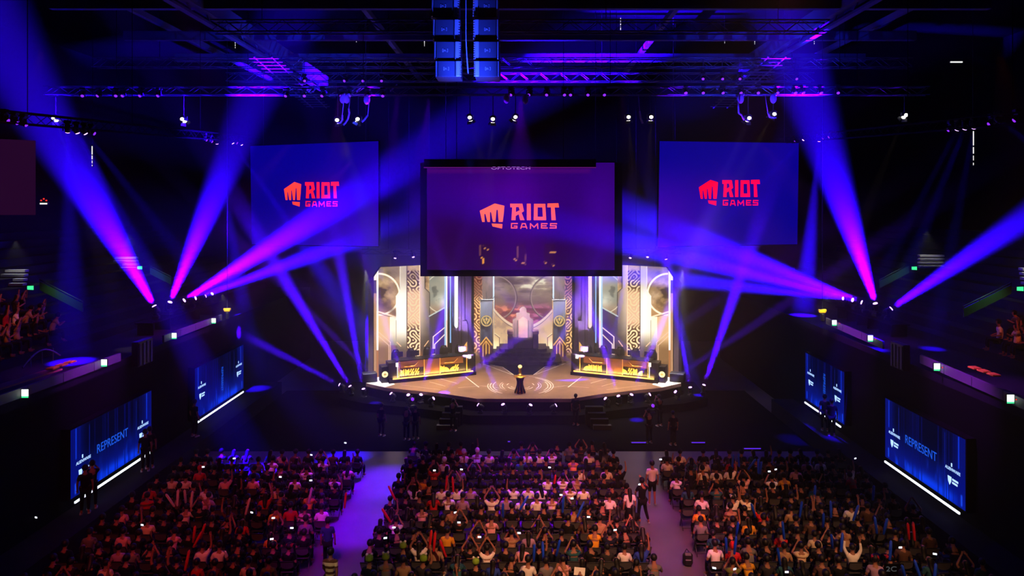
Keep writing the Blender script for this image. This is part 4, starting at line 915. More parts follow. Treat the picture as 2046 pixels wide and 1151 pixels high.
for k, (y0, y1, d, ti) in enumerate(ys):
    sub(0, 869 - 2.6 * k, 920 - 1.5 * k, y0, y1, d, ti, 'blue lit hanging subwoofer in the left column, %s' % nmv[k])
    sub(0, 948.5 - .7 * k, 998.5 - .9 * k, y0, y1, d, ti, 'blue lit hanging subwoofer in the right column, %s' % nmv[k])
b = MB(); b.bar(at(931, 78, 23.2), at(933, 115, 23.2), .02); b.bar(at(933, 115, 23.2), at(935.5, 147, 23.2), .025); b.bar(at(931, 78, 23.2), at(931, -30, 23.2), .015)
tag(b.build('drop_cable', M['subs']), 'thin cable dropping between the two subwoofer columns', 'cable')
b = MB(); p = at(932, -20, 23.6); b.box((p.x, p.y + .3, p.z + .2), (2.6, .5, .2)); [b.bar((p.x + s, p.y + .3, p.z), (p.x + s, p.y + .3, 24.98), .03) for s in (-1, 1)]
tag(b.build('rigging_bar', M['steel']), 'steel rigging bar above the hanging subwoofer columns', 'bar')
spot('subwoofer_light', (-1.5, 20.6, 13.2), (-1.78, 23, 16.9), 12000, (.02, .05, 1), 16, size=.05)

# ------------------------------------------------------------------ moving head lamps and their beams
b = MB(); b.box((0, 0, 0), (.34, .3, .16), bev=.03); b.box((0, 0, .1), (.2, .2, .05), bev=.01); LB = b.mesh('lamp_base', M['plastic'])
b = MB(); [b.box((s * .19, 0, .16), (.05, .14, .34), bev=.02) for s in (-1, 1)]; b.box((0, 0, .01), (.42, .16, .05), bev=.015); LY = b.mesh('lamp_yoke', M['plastic'])
b = MB(); b.lathe([(.09, -.2), (.13, -.17), (.15, -.02), (.12, .06), (.13, .14), (.115, .16)], n=16); LH = b.mesh('lamp_head', M['plastic'], True)
def lens_mesh(m, r=.105): b = MB(); b.lathe([(r, .155), (r * .9, .185), (r * .5, .2)], n=16); return b.mesh('lamp_lens', m, True)
LV = lens_mesh(M['lens_violet']); LD = lens_mesh(M['lens_dim'], .1); LW = lens_mesh(M['lens_white'], .1)
def lamp(p, aim, lbl, grp, hang=False, lens=LV, scale=1.0, power=0, half=3, col=(.05, 0, 1), drop=None):
    p = Vector(p); d = (Vector(aim) - p).normalized(); t = link('moving_head_lamp', None, None, p); tag(t, lbl, 'stage lamp', grp)
    z = -1 if not hang else 1; rz = math.atan2(d.y, d.x) + PI / 2
    o = link('base', LB, t, (0, 0, z * .36 * scale), (0 if not hang else PI, 0, rz)); o.scale = (scale,) * 3
    o = link('yoke', LY, t, (0, 0, z * .22 * scale), (0 if not hang else PI, 0, rz)); o.scale = (scale,) * 3
    h = link('head', LH, t, (0, 0, 0)); h.rotation_euler = d.to_track_quat('Z', 'Y').to_euler(); h.scale = (scale,) * 3
    link('lens', lens, h)
    if drop: b = MB(); b.bar((0, 0, z * .42), (0, 0, z * drop), .02); b.build('clamp', M['steel'], t)
    if power: spot('beam_light', d * .23 * scale, d * 5, power, col, half, 1.0, .13 * scale, t)
    return t
VB = (.02, .0, 1); VF = (.20, .01, 1)
PW = 3.7e6
# banks of lamps on the balconies
bank = [(312, 618, 36.0, 40, 150, 34, 6.0, 2.6), (337, 610, 37.3, 470, 290, 36.5, 5.0, 1.5), (362, 604, 38.7, 930, 250, 41.2, 4.4, 2.6), (384, 598, 40.0, 640, 505, 41.5, 3.0, .9), (405, 594, 41.3, 700, 470, 46, 3, .25), (420, 590, 42.3, 640, 420, 41, 3, .12)]
for k, (px, py, d, tx, ty, td, hf, pw) in enumerate(bank):
    lamp(at(px, py, d), at(tx, ty, td), 'violet beam lamp on the left balcony, %s from the camera' % ORD[k + 1], 'beam lamps on the balconies', power=pw * PW * 1.45, half=hf * 1.36, col=VB, scale=1.15 if k < 4 else 1.0)
bank = [(1774, 621, 35.6, 2080, 415, 33, 4.2, .9), (1751, 613, 36.4, 1640, 270, 35.5, 5.4, 2.4), (1729, 607, 37.4, 1290, 435, 41.5, 4.0, 1.1), (1710, 601, 38.4, 1400, 520, 38, 3.0, 1.0), (1690, 597, 39.3, 1330, 555, 39, 2.6, .35)]
for k, (px, py, d, tx, ty, td, hf, pw) in enumerate(bank):
    lamp(at(px, py, d), at(tx, ty, td), 'violet beam lamp on the right balcony, %s from the camera' % ORD[k + 1], 'beam lamps on the balconies', power=pw * PW * 1.45, half=hf * 1.36, col=VB, scale=1.15 if k < 4 else 1.0)
for sd, ys_ in ((-1, (34.8, 43.6)), (1, (34.4, 40.6))):
    b = MB(); x = sd * 19.2; b.box((x, sum(ys_) / 2, 6.43), (.9, ys_[1] - ys_[0], .06)); [b.box((x, y, 6.1), (.8, .08, .6)) for y in np.linspace(ys_[0] + .2, ys_[1] - .2, 6)]
    tag(b.build('lamp_platform', M['black']), 'black platform under the beam lamps on the %s balcony' % ('left' if sd < 0 else 'right'), 'platform')
# lamps around the foot of the stage
fl_ = [(683, 771, 43, 430, 640, 41.5, 2.6, .32), (702, 776, 43, 570, 560, 42, 3.0, .55), (727, 782, 42.8, 694, 600, 42, 2.6, .3), (785, 790, 41.6, 700, 705, 41, 2.4, .14), (817, 793, 41.4, 792, 715, 40, 2.6, .09), (840, 793, 41.2, 868, 690, 40, 3.2, .16), (862, 799, 40.6, 985, 712, 40, 3.0, .2),
       (960, 812, 39.4, 890, 765, 39.6, 2.4, .06), (1007, 813, 39.2, 955, 690, 38.5, 2.8, .18), (1058, 814, 39.2, 1115, 690, 38.5, 2.8, .18), (1106, 813, 39.3, 1180, 765, 39.5, 2.4, .06), (1213, 800, 40.5, 1140, 725, 40, 2.4, .08), (1237, 796, 40.7, 1200, 680, 40, 3.4, .28), (1260, 793, 41, 1300, 700, 40, 3.2, .24),
       (1294, 791, 41.5, 1348, 755, 41, 2.4, .1), (1353, 786, 42, 1315, 752, 41.6, 2.4, .1), (1380, 779, 43, 1338, 560, 42.5, 2.6, .35), (1405, 774, 43, 1470, 580, 42, 3.2, .5)]
n = len(fl_)
for k, (px, py, d, tx, ty, td, hf, pw) in enumerate(fl_):
    lb = ('%s from the left end' % ORD[k + 1]) if k < n / 2 else ('%s from the right end' % ORD[n - k])
    out = k < 3 or k > n - 3      # the outermost lamps stand clear of the stage and burn strongest
    lamp(at(px, py, d), at(tx, ty, td), 'violet floor lamp along the stage front, ' + lb, 'floor lamps around the stage front', power=pw * PW * (1.25 if out else .85), half=hf * (1.1 if out else .85), col=(.05, .0, 1) if out else (.11, .0, 1))
spare = [(822, 799, 40.8), (1302, 812, 39.5)]
for k, (px, py, d) in enumerate(spare):
    lamp(at(px, py, d), at(px + 60, py - 30, d - 3), 'unlit floor lamp turned aside at the %s stage front' % ('left' if k == 0 else 'right'), 'floor lamps around the stage front', lens=LD)
# lamps over the LED wings
for k, (px, py, tx, ty, pw) in enumerate(((790, 512, 772, 640, .05), (825, 510, 850, 620, .05), (1260, 512, 1243, 590, .06), (1294, 510, 1288, 600, .08), (1330, 514, 1392, 770, .12))):
    lamp(at(px, py, 44.7), at(tx, ty, 43.2), 'small violet lamp on the truss above the %s LED wing, %s from its left end' % ('left' if k < 2 else 'right', ORD[(k if k < 2 else k - 2) + 1]), 'lamps above the LED wings', hang=True, scale=.8, power=pw * PW, half=2.4, col=(.03, 0, 1))
# rows of lamps on the side trusses
sl = [(9, 238), (28, 242), (46, 246), (135, 258, 138, 420, 5.5, .13), (152, 260, 230, 410, 4.6, .2), (167, 262, 260, 380, 4, .06), (183, 264), (409, 278), (420, 281), (433, 283, 452, 400, 3.4, .1), (463, 283, 545, 400, 3.4, .14), (470, 284), (481, 286, 560, 420, 3, .06)]
def side_lamps(lst, x, nm):
    for k, q in enumerate(lst):
        d = x * F / (q[0] - 1039); p = at(q[0], q[1], d); kw = {}
        aim = p + Vector((-x * .3, 1, -3)); ln = LD
        if len(q) > 2: aim = at(q[2], q[3], d + 1.0); kw = dict(power=q[5] * PW * 1.6, half=q[4], col=VB); ln = LV
        lamp(p, aim, 'small violet lamp on the side truss above the %s balcony, %s from the camera' % (nm, ORD[k + 1]), 'lamps on the side trusses', hang=True, lens=ln, scale=.75, **kw)
side_lamps(sl, -17.2, 'left')
side_lamps([(2033, 237), (1996, 240, 2060, 290, 3, .05), (1982, 245), (1947, 250, 1930, 340, 3, .04), (1930, 252, 1890, 350, 3.4, .05), (1915, 254, 1870, 340, 3, .03), (1900, 257), (1660, 272), (1648, 275), (1637, 278, 1622, 440, 4.4, .26), (1608, 277, 1470, 415, 3.4, .34), (1592, 281)], 17.2, 'right')
# violet heads along the front and rear trusses
tx_ = [165, 198, 232, 247, 282, 318, 572, 608, 645, 682, 698, 735, 765, 1022, 1058, 1093, 1127, 1140, 1175, 1207, 1370, 1405, 1443, 1479, 1515, 1552, 1588, 1603, 1639, 1674]
for k, px in enumerate(tx_):
    p = at(px, 189 - (px > 1300) * 6 - (1000 < px < 1300) * 2, 35.8)
    lamp(p, p + Vector((random.uniform(-2, 2), -4, -4)), 'violet moving head lamp on the front truss, ' + (('%s from its left end' % ORD[k + 1]) if k < 15 else ('%s from its right end' % ORD[30 - k])), 'moving heads on the front truss', hang=True, lens=LD, scale=.8)
for k, px in enumerate((608, 690, 726, 762, 1405, 1443, 1479, 1590)):
    p = at(px, 160 if px < 1000 else 156, 38.25)
    lamp(p, p + Vector((random.uniform(-2, 2), -4, -3)), 'violet moving head lamp on the truss behind the front truss, %s from its left end' % ORD[k + 1], 'moving heads on the rear truss', hang=True, lens=LD, scale=.75, drop=1.1)
# white profile lamps hanging below the front truss; they light the stage
BARN = MB(); [BARN.add([(s * .13, -.13, .16), (s * .13, .13, .16), (s * .22, .15, .3), (s * .22, -.15, .3)], [(0, 1, 2, 3)]) for s in (-1, 1)]; [BARN.add([(-.13, s * .13, .16), (.13, s * .13, .16), (.15, s * .22, .3), (-.15, s * .22, .3)], [(0, 1, 2, 3)]) for s in (-1, 1)]
BARNM = BARN.mesh('barn_doors', M['plastic'])
def bracket(dz):
    b = MB(); b.bar((0, 0, .1), (0, 0, dz), .025); b.box((0, 0, dz), (.06, .5, .05)); b.box((0, 0, .12), (.36, .05, .04)); [b.box((s * .18, 0, .02), (.03, .06, .24)) for s in (-1, 1)]; return b.mesh('hanging_bracket', M['steel'])
wl = [(111, 236, 330, 900, 30), (367, 238, 700, 1000, 30), (675, 240, 840, 772, 42.6), (716, 238, 380, 1000, 31), (939, 235, 1090, 770, 42.8), (985, 238, 950, 760, 43.2), (1030, 234, 800, 756, 44), (1255, 234, 1300, 765, 43), (1300, 234, 1285, 752, 44.5), (1495, 236, 1290, 740, 45), (1545, 228, 1230, 780, 41.6), (1807, 230, 1500, 1000, 28)]
for k, (px, py, tx, ty, td) in enumerate(wl):
    p = at(px, py, 36); aim = at(tx, ty, td); d = (aim - p).normalized()
    t = thing('profile_lamp', 'bright white profile lamp hanging below the front truss, %s from its left end' % ORD[k + 1], 'stage lamp', p, group='white lamps below the front truss')
    link('bracket', bracket(18.29 - p.z), t); q = d.to_track_quat('Z', 'Y').to_euler()
    h = link('barrel', LH, t); h.rotation_euler = q; link('lens', LW, h); h2 = link('barn_doors', BARNM, t); h2.rotation_euler = q
    # the bright front glass shows towards the hall
    b = MB(); b.ball((0, -.17, -.02), (.1, .05, .085)); b.build('front_glass', M['lens_white'], t, True)
    onst = td > 40
    spot('profile_light', d * .33, d * 8, 11000 if onst else 4000, (1, .72, .46) if onst else (1, .7, .5), 7.5 if onst else 3.5, 1.0, .05, t)
# looped cables and drapes near the lamp clusters, violet light tinted into their colour
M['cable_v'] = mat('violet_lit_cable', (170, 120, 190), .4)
for k, pts in enumerate(([(697, 217), (698, 226), (695, 238), (690, 246), (686, 250)], [(684, 230), (684, 240), (680, 246), (674, 245)], [(735, 230), (729, 238), (723, 244)], [(1278, 222), (1280, 236), (1284, 247)], [(1475, 205), (1476, 226), (1482, 230), (1487, 240)], [(1534, 224), (1538, 234), (1546, 236), (1551, 235)])):
    b = MB(); b.tube([at(x, y, 35.4) for x, y in pts], .045, n=8); b.bar(at(*pts[0], 35.4), (at(*pts[0], 35.4).x, 35.79, 18.29), .02)
    tag(b.build('cable_loop', M['cable_v'], None, True), ['thick curved cable loop beside the third white lamp', 'thin curved cable loop under the third white lamp', 'short cable loop right of the fourth white lamp', 'hanging cable loop between the eighth and ninth white lamps', 'bent cable loop left of the tenth white lamp', 'cable loop under the eleventh white lamp'][k], 'cable', 'cable loops by the white lamps')
for k, (px, py) in enumerate(((685, 197), (693, 197), (733, 199), (1012, 197), (1050, 199), (1480, 197), (1545, 197))):
    c = at(px, py, 35.7); b = MB(); b.ball(c, (.17, .12, .26), nu=12); b.ball(c + Vector((.12, -.03, .2)), .08); tag(b.build('motor_bag', M['cable_v'], None, True), 'violet lit hoist bag on the front truss, %s from the left' % ORD[k + 1], 'bag', 'hoist bags on the front truss')
for k, (x0, y0, x1, y1) in enumerate(((617, 183, 628, 170), (625, 184, 637, 167), (704, 182, 720, 166), (713, 183, 722, 174), (780, 182, 793, 169))):
    b = MB(); b.bar(at(x0, y0, 36.3), at(x1, y1, 37.2), .035); tag(b.build('truss_brace', M['cable_v']), 'slanting violet lit brace behind the front truss, %s from the left' % ORD[k + 1], 'brace', 'slanting braces')
spot('truss_wash', (-9, 31, 13.5), (-9, 35.6, 17.8), 1800, (.12, .01, 1), 14, size=.05)
spot('truss_wash', (12.4, 31, 13.5), (12.4, 35.6, 17.8), 1800, (.12, .01, 1), 14, size=.05)
# violet wash on the balcony fronts, white on the stage corners and throne
spot('fascia_wash', (-9, 27, 15), (-17.2, 27.5, 5.8), 16000, (.42, .03, .9), 12); spot('fascia_wash', (-9, 37, 15), (-17.2, 36, 5.8), 16000, (.42, .03, .9), 12)  # unseen violet spots added to tint the balcony fronts
spot('fascia_wash', (9, 33, 15), (16.4, 33.5, 5.9), 16000, (.42, .03, .9), 12); spot('fascia_wash', (9, 26, 15), (16.4, 25.5, 5.8), 16000, (.42, .03, .9), 12)
spot('corner_light', (-9.4, 41.5, 8.6), (-9.2, 44, 1.2), 5200, (1, .92, .84), 16, size=.05); spot('corner_light', (9.9, 41.5, 8.6), (9.7, 44, 1.2), 5200, (1, .92, .84), 16, size=.05)
spot('throne_light', (XC + .6, 45.5, 8.0), (XC, 50.6, 4.2), 9000, (1, .8, .72), 14, size=.1)
spot('banner_light', (-2.3, 49.6, 8.6), (XC - 2.75, 51.6, 5.2), 5000, (1, .96, .9), 20, size=.05); spot('banner_light', (2.8, 49.6, 8.6), (XC + 2.75, 51.6, 5.2), 5000, (1, .96, .9), 20, size=.05)
spot('tower_light', (-3, 44.5, 2.2), (-5, 48.4, 5), 6000, (.6, .34, 1), 26, size=.05); spot('tower_light', (3.5, 44.5, 2.2), (5.4, 48.4, 5), 6000, (.6, .34, 1), 26, size=.05)
spot('trophy_light', (.8, 37.5, 7.5), (0, 41.1, 2.2), 2600, (1, .85, .6), 5, size=.05)

# ------------------------------------------------------------------ people
M['skin'] = mat('skin', (150, 98, 74), .6); M['hair'] = mat('black_hair', (14, 11, 11), .55); M['hair_b'] = mat('brown_hair', (40, 24, 16), .55)
M['shirt'] = cloth('worn_cloth'); M['stripe'] = cloth('striped_cloth', .085); M['eye'] = mat('dark_eye', (20, 14, 12), .4); M['lip'] = mat('lip', (150, 80, 74), .6)
M['shoe'] = mat('pale_shoe', (150, 150, 150), .6)
def skin_mesh(name, vs, es, mats, sub=1, root=0):
    """body or garment grown around a skeleton: vs = (x, y, z, rx, ry)"""
    me = bpy.data.meshes.new(name); me.from_pydata([v[:3] for v in vs], es, []); o = bpy.data.objects.new(name, me); COL.objects.link(o)
    o.modifiers.new('skin', 'SKIN'); d = me.skin_vertices[0].data
    for i, v in enumerate(vs): d[i].radius = (v[3], v[4] if len(v) > 4 else v[3]); d[i].use_root = (i == root)
    if sub: s = o.modifiers.new('sub', 'SUBSURF'); s.levels = sub; s.render_levels = sub
    dg = bpy.context.evaluated_depsgraph_get(); r = bpy.data.meshes.new_from_object(o.evaluated_get(dg)); bpy.data.objects.remove(o); bpy.data.meshes.remove(me)
    r.name = name; r.materials.clear(); [r.materials.append(m) for m in mats]; r.polygons.foreach_set('use_smooth', [True] * len(r.polygons)); r.polygons.foreach_set('material_index', [0] * len(r.polygons)); return r
def join_into(me, mb, mi):          # adds small features (eyes, mouth, ears) to a body mesh
    bm = bmesh.new(); bm.from_mesh(me); vs = [bm.verts.new(v) for v in mb.v]
    for f, k in zip(mb.f, mb.m):
        try: q = bm.faces.new([vs[i] for i in f]); q.material_index = mi[k]; q.smooth = True
        except ValueError: pass
    bm.to_mesh(me); bm.free(); me.update()
def figure(pose, fine=True, sub=1):
    """meshes of one pose; the figure faces +Y, feet on z = 0"""
    seat = pose['seat']; lean = pose.get('lean', 0)
    if seat: P = [(0, .02, .50), (0, -.05 + lean * .3, .70), (0, -.04 + lean * .8, .90), (0, -.01 + lean, 1.0), (0, .01 + lean * 1.1, 1.09)]
    else: P = [(0, 0, .93), (0, .0, 1.1), (0, -.015 + lean, 1.3), (0, -.01 + lean, 1.42), (0, .01 + lean, 1.5)]
    nk = Vector(P[4]); hd = nk + Vector(pose.get('head', (0, .03, .16)))
    body = [(*P[0], .15, .12), (*P[1], .13, .10), (*P[2], .155, .105), (*P[3], .11, .085), (*P[4], .052, .052)]
    es = [(0, 1), (1, 2), (2, 3), (3, 4)]
    h0 = nk.lerp(hd, .55); body += [(*h0, .07, .075), (*hd, .088, .1), (*(hd + Vector((0, -.005, .09))), .06, .07)]; es += [(4, 5), (5, 6), (6, 7)]
    sh = {}; arms = {}
    for s in (-1, 1):
        a = pose['arm'][0 if s < 0 else 1]; b0 = Vector(P[3]); S0 = b0 + Vector((s * .165, 0, -.02)); E = b0 + Vector((s * a[0][0], a[0][1], a[0][2])); Wv = b0 + Vector((s * a[1][0], a[1][1], a[1][2]))
        n = len(body); hdv = (Wv - E).normalized(); body += [(*S0, .06), (*E, .042), (*Wv, .03), (*(Wv + hdv * .07), .036, .022)]; es += [(3, n), (n, n + 1), (n + 1, n + 2), (n + 2, n + 3)]; arms[s] = (S0, E, Wv, hdv)
        if fine:
            sd = hdv.cross(Vector((0, 1, .3))).normalized(); base = n + 3; hp = Wv + hdv * .07; pn = sd.cross(hdv)
            for k, (off, ln) in enumerate(((-.03, .075), (-.01, .088), (.011, .08), (.03, .062))):
                q = len(body); f0 = hp + hdv * .03 + sd * off; body += [(*f0, .009), (*(f0 + hdv * ln * .6 + pn * .008), .0085), (*(f0 + hdv * ln + pn * .03), .007)]; es += [(base, q), (q, q + 1), (q + 1, q + 2)]
            q = len(body); th = hp - hdv * .035 - sd * .042 * 1; body += [(*th, .01), (*(th + hdv * .045 - sd * .012 + pn * .012), .008)]; es += [(base, q), (q, q + 1)]
    legs = {}
    for s in (-1, 1):
        L = pose['leg'][0 if s < 0 else 1]; n = len(body); H = Vector(P[0]) + Vector((s * .085, .03 if seat else 0, -.03)); K = Vector((s * L[0][0], L[0][1], L[0][2])); A = Vector((s * L[1][0], L[1][1], L[1][2])); T = A + Vector((s * .03, .15, -.045))
        body += [(*H, .095, .09), (*K, .062), (*A, .038), (*(A + Vector((0, -.0, -.04))), .04), (*T, .036, .025)]; es += [(0, n), (n, n + 1), (n + 1, n + 2), (n + 2, n + 3), (n + 3, n + 4)]; legs[s] = (H, K, A, T)
    out = {'head': hd, 'arms': arms, 'legs': legs, 'neck': nk, 'back': Vector(P[2])}
    bm_ = skin_mesh('person', body, es, [M['skin'], M['eye'], M['lip']], sub)
    if fine:
        f = MB(); [f.ball(hd + Vector((s * .034, .094, .02)), (.012, .008, .008), 0, 8, 5) for s in (-1, 1)]; f.ball(hd + Vector((0, .092, -.055)), (.024, .01, .007), 1, 8, 5)
        f.ball(hd + Vector((0, .108, -.015)), (.013, .02, .02), 2, 8, 6); [f.ball(hd + Vector((s * .094, -.005, -.005)), (.012, .022, .032), 2, 8, 6) for s in (-1, 1)]
        join_into(bm_, f, [1, 2, 0])
    out['person'] = bm_
    sv = [(*(Vector(P[0]) + Vector((0, 0, -.02 if seat else -.07))), .178, .152), (*P[1], .152, .125), (*P[2], .175, .13), (*P[3], .135, .105), (*(Vector(P[4]) - Vector((0, 0, .035))), .075, .07)]; se = [(0, 1), (1, 2), (2, 3), (3, 4)]
    for s in (-1, 1):
        S0, E, Wv, _ = arms[s]; n = len(sv); e2 = E if pose.get('long') else S0.lerp(E, .72); sv += [(*S0, .078), (*e2, .062 if not pose.get('long') else .056)]; se += [(3, n), (n, n + 1)]
        if pose.get('long'): sv.append((*E.lerp(Wv, .92), .042)); se.append((n + 1, n + 2))
    out['shirt'] = skin_mesh('shirt', sv, se, [M['shirt']], sub)
    tv = [(*P[0], .165, .135)]; te = []
    for s in (-1, 1):
        H, K, A, T = legs[s]; n = len(tv); tv += [(*H, .105, .1), (*K, .075)]; te += [(0, n), (n, n + 1)]
        if not pose.get('shorts'): tv.append((*K.lerp(A, .9), .055)); te.append((n + 1, n + 2))
    out['trousers'] = skin_mesh('trousers', tv, te, [M['shirt']], sub)
    if fine:
        b = MB()
        for s in (-1, 1): A = legs[s][2]; T = legs[s][3]; c = A.lerp(T, .55); c.z = A.z - .075; b.box(c, (.1, .27, .085), bev=.03)
        out['shoes'] = b.mesh('shoes', M['shoe'], True)
    c = hd + Vector((0, -.012, .03)); hv = []
    def cap(rx, ry, rz, low):
        b = MB(); b.ball(c, (rx, ry, rz), 0, 14, 10); bm = bmesh.new(); V = [bm.verts.new(v) for v in b.v]
        [bm.faces.new([V[i] for i in f]) for f in b.f]
        kill = [f for f in bm.faces if (lambda m: (m.y - c.y > .05 and m.z < c.z + .045) or m.z < c.z - low)(f.calc_center_median())]
        bmesh.ops.delete(bm, geom=kill, context='FACES'); bmesh.ops.solidify(bm, geom=bm.faces[:], thickness=.012); me = bpy.data.meshes.new('hair'); bm.to_mesh(me); bm.free(); me.materials.append(M['hair']); me.polygons.foreach_set('use_smooth', [True] * len(me.polygons)); return me
    out['short'] = cap(.107, .122, .118, .085)
    lv = [(*(hd + Vector((0, -.01, .075))), .085, .095), (*(hd + Vector((0, -.055, 0))), .1, .075), (*(nk + Vector((0, -.085, .0))), .09, .05), (*(Vector(P[2]) + Vector((0, -.14, .04))), .07, .032), (*(Vector(P[2]) + Vector((0, -.14, -.05))), .04, .022)]
    out['long'] = skin_mesh('hair', lv, [(0, 1), (1, 2), (2, 3), (3, 4)], [M['hair']], 1)
    b = MB(); tail = [hd + Vector((0, -.12, .06)), hd + Vector((0, -.17, .0)), nk + Vector((0, -.16, -.02))]
    return out
SL = (((.14, .43, .53), (.15, .42, .1)),) * 2
TL = (((.1, .03, .5), (.11, -.02, .09)),) * 2
LAP = ((.26, .0, -.26), (.13, .25, -.34)); PHONE = ((.27, .13, -.05), (.07, .27, .22)); HIGH = ((.29, .06, .17), (.11, .12, .43)); UP = ((.27, .05, .2), (.24, .08, .47)); CLAP = ((.27, .1, -.22), (.05, .3, -.1)); DOWN = ((.24, -.02, -.27), (.24, .06, -.52)); CHIN = ((.2, .2, -.2), (.05, .2, .0)); SHOOT = ((.22, .18, -.06), (.06, .3, .1))
POSES = {'lap': dict(seat=1, arm=(LAP, LAP), leg=SL), 'phone': dict(seat=1, arm=(PHONE, PHONE), leg=SL), 'high': dict(seat=1, arm=(HIGH, HIGH), leg=SL), 'one': dict(seat=1, arm=(LAP, UP), leg=SL, head=(.02, .03, .16)), 'other': dict(seat=1, arm=(UP, CLAP), leg=SL),
         'lean': dict(seat=1, arm=(CLAP, CLAP), leg=SL, lean=.17, head=(0, .07, .13)), 'chin': dict(seat=1, arm=(LAP, CHIN), leg=SL, lean=.06, head=(-.03, .05, .15)), 'long': dict(seat=1, arm=(UP, UP), leg=SL, long=1),
         'stand': dict(seat=0, arm=(DOWN, DOWN), leg=TL), 'stand_phone': dict(seat=0, arm=(((.26, .05, -.22), (.2, .2, -.36)), PHONE), leg=(((.12, .04, .5), (.16, -.03, .09)), ((.15, .03, .5), (.26, .0, .09)))), 'stand_shorts': dict(seat=0, arm=(DOWN, DOWN), leg=TL, shorts=1), 'shoot': dict(seat=0, arm=(SHOOT, SHOOT), leg=TL, lean=.03),
         'walk': dict(seat=0, arm=(((.24, .08, -.26), (.22, .24, -.46)), ((.24, -.1, -.25), (.24, -.12, -.5))), leg=(((.1, .16, .5), (.1, .14, .09)), ((.1, -.02, .5), (.1, -.26, .13))))}
FIG = {k: figure(p) for k, p in POSES.items()}
skirt = MB(); skirt.lathe([(.15, 1.0), (.2, .8), (.24, .55), (.22, .55), (.18, .8)], n=16); SKIRT = skirt.mesh('skirt', M['shirt'], True)
BLACK = (13, 12, 14); NAVY = (16, 19, 36); GREY = (112, 108, 110); DGREY = (44, 41, 45); WHITE = (236, 228, 220); CREAM = (222, 196, 160); YELLOW = (226, 160, 40); REDC = (190, 30, 34); TAN = (170, 134, 100); PINKC = (224, 160, 160); TEAL = (40, 84, 92); OLIVE = (110, 112, 50); BROWN = (84, 58, 46); BLUEC = (40, 64, 150); MAUVE = (168, 130, 160)
CN = {BLACK: 'black', NAVY: 'navy', GREY: 'grey', DGREY: 'dark grey', WHITE: 'white', CREAM: 'cream', YELLOW: 'yellow', REDC: 'red', TAN: 'tan', PINKC: 'pale pink', TEAL: 'teal', OLIVE: 'olive', BROWN: 'brown', BLUEC: 'blue', MAUVE: 'mauve'}
rp = random.Random(11)
def person(pose, loc, rz, shirt, hair, label, group=None, trous=BLACK, stripe=False, sc=1.0, extra=None):
    f = FIG[pose]; o = link('person', f['person'], None, loc, (0, 0, rz)); o.scale = (sc,) * 3; tag(o, label, 'person', group)
    s = link('shirt', f['shirt'], o); s.color = (*lin(shirt), 1)
    if stripe: s.material_slots[0].link = 'OBJECT'; s.material_slots[0].material = M['stripe']
    t = link('trousers', f['trousers'], o); t.color = (*lin(trous), 1)
    link('shoes', f['shoes'], o); h = None
    if hair == 'frog':
        c = f['head'] + Vector((0, -.01, .04)); b = MB(); b.lathe([(.118, -.06), (.125, -.02), (.115, .05), (.07, .1), (.02, .115)], c, 0, 14); [b.ball(c + Vector((s_ * .075, .03, .11)), .042, 1, 10, 7) for s_ in (-1, 1)]
        link('frog_hat', b.mesh('frog_hat', [FROG, M['white']], True), o)
    elif hair == 'cap':
        c = f['head'] + Vector((0, -.005, .04)); b = MB(); b.lathe([(.112, -.03), (.116, .0), (.1, .06), (.05, .09), (.01, .095)], c, 0, 14); b.box(c + Vector((0, .14, -.02)), (.15, .12, .015)); k = link('cap', b.mesh('cap', M['shirt'], True), o); k.color = (*lin(extra or BLACK), 1); link('hair', f['short'], o)
    elif hair == 'hood':
        c = f['head'] + Vector((0, -.02, .02)); b = MB(); b.ball(c, (.125, .125, .14)); k = link('hood', b.mesh('hood', M['shirt'], True), o); k.color = (*lin(shirt), 1)
    else: link('hair', f['long' if hair == 'long' else 'short'], o)
    return o
FROG = mat('frog_green_felt', (120, 160, 40), .8)

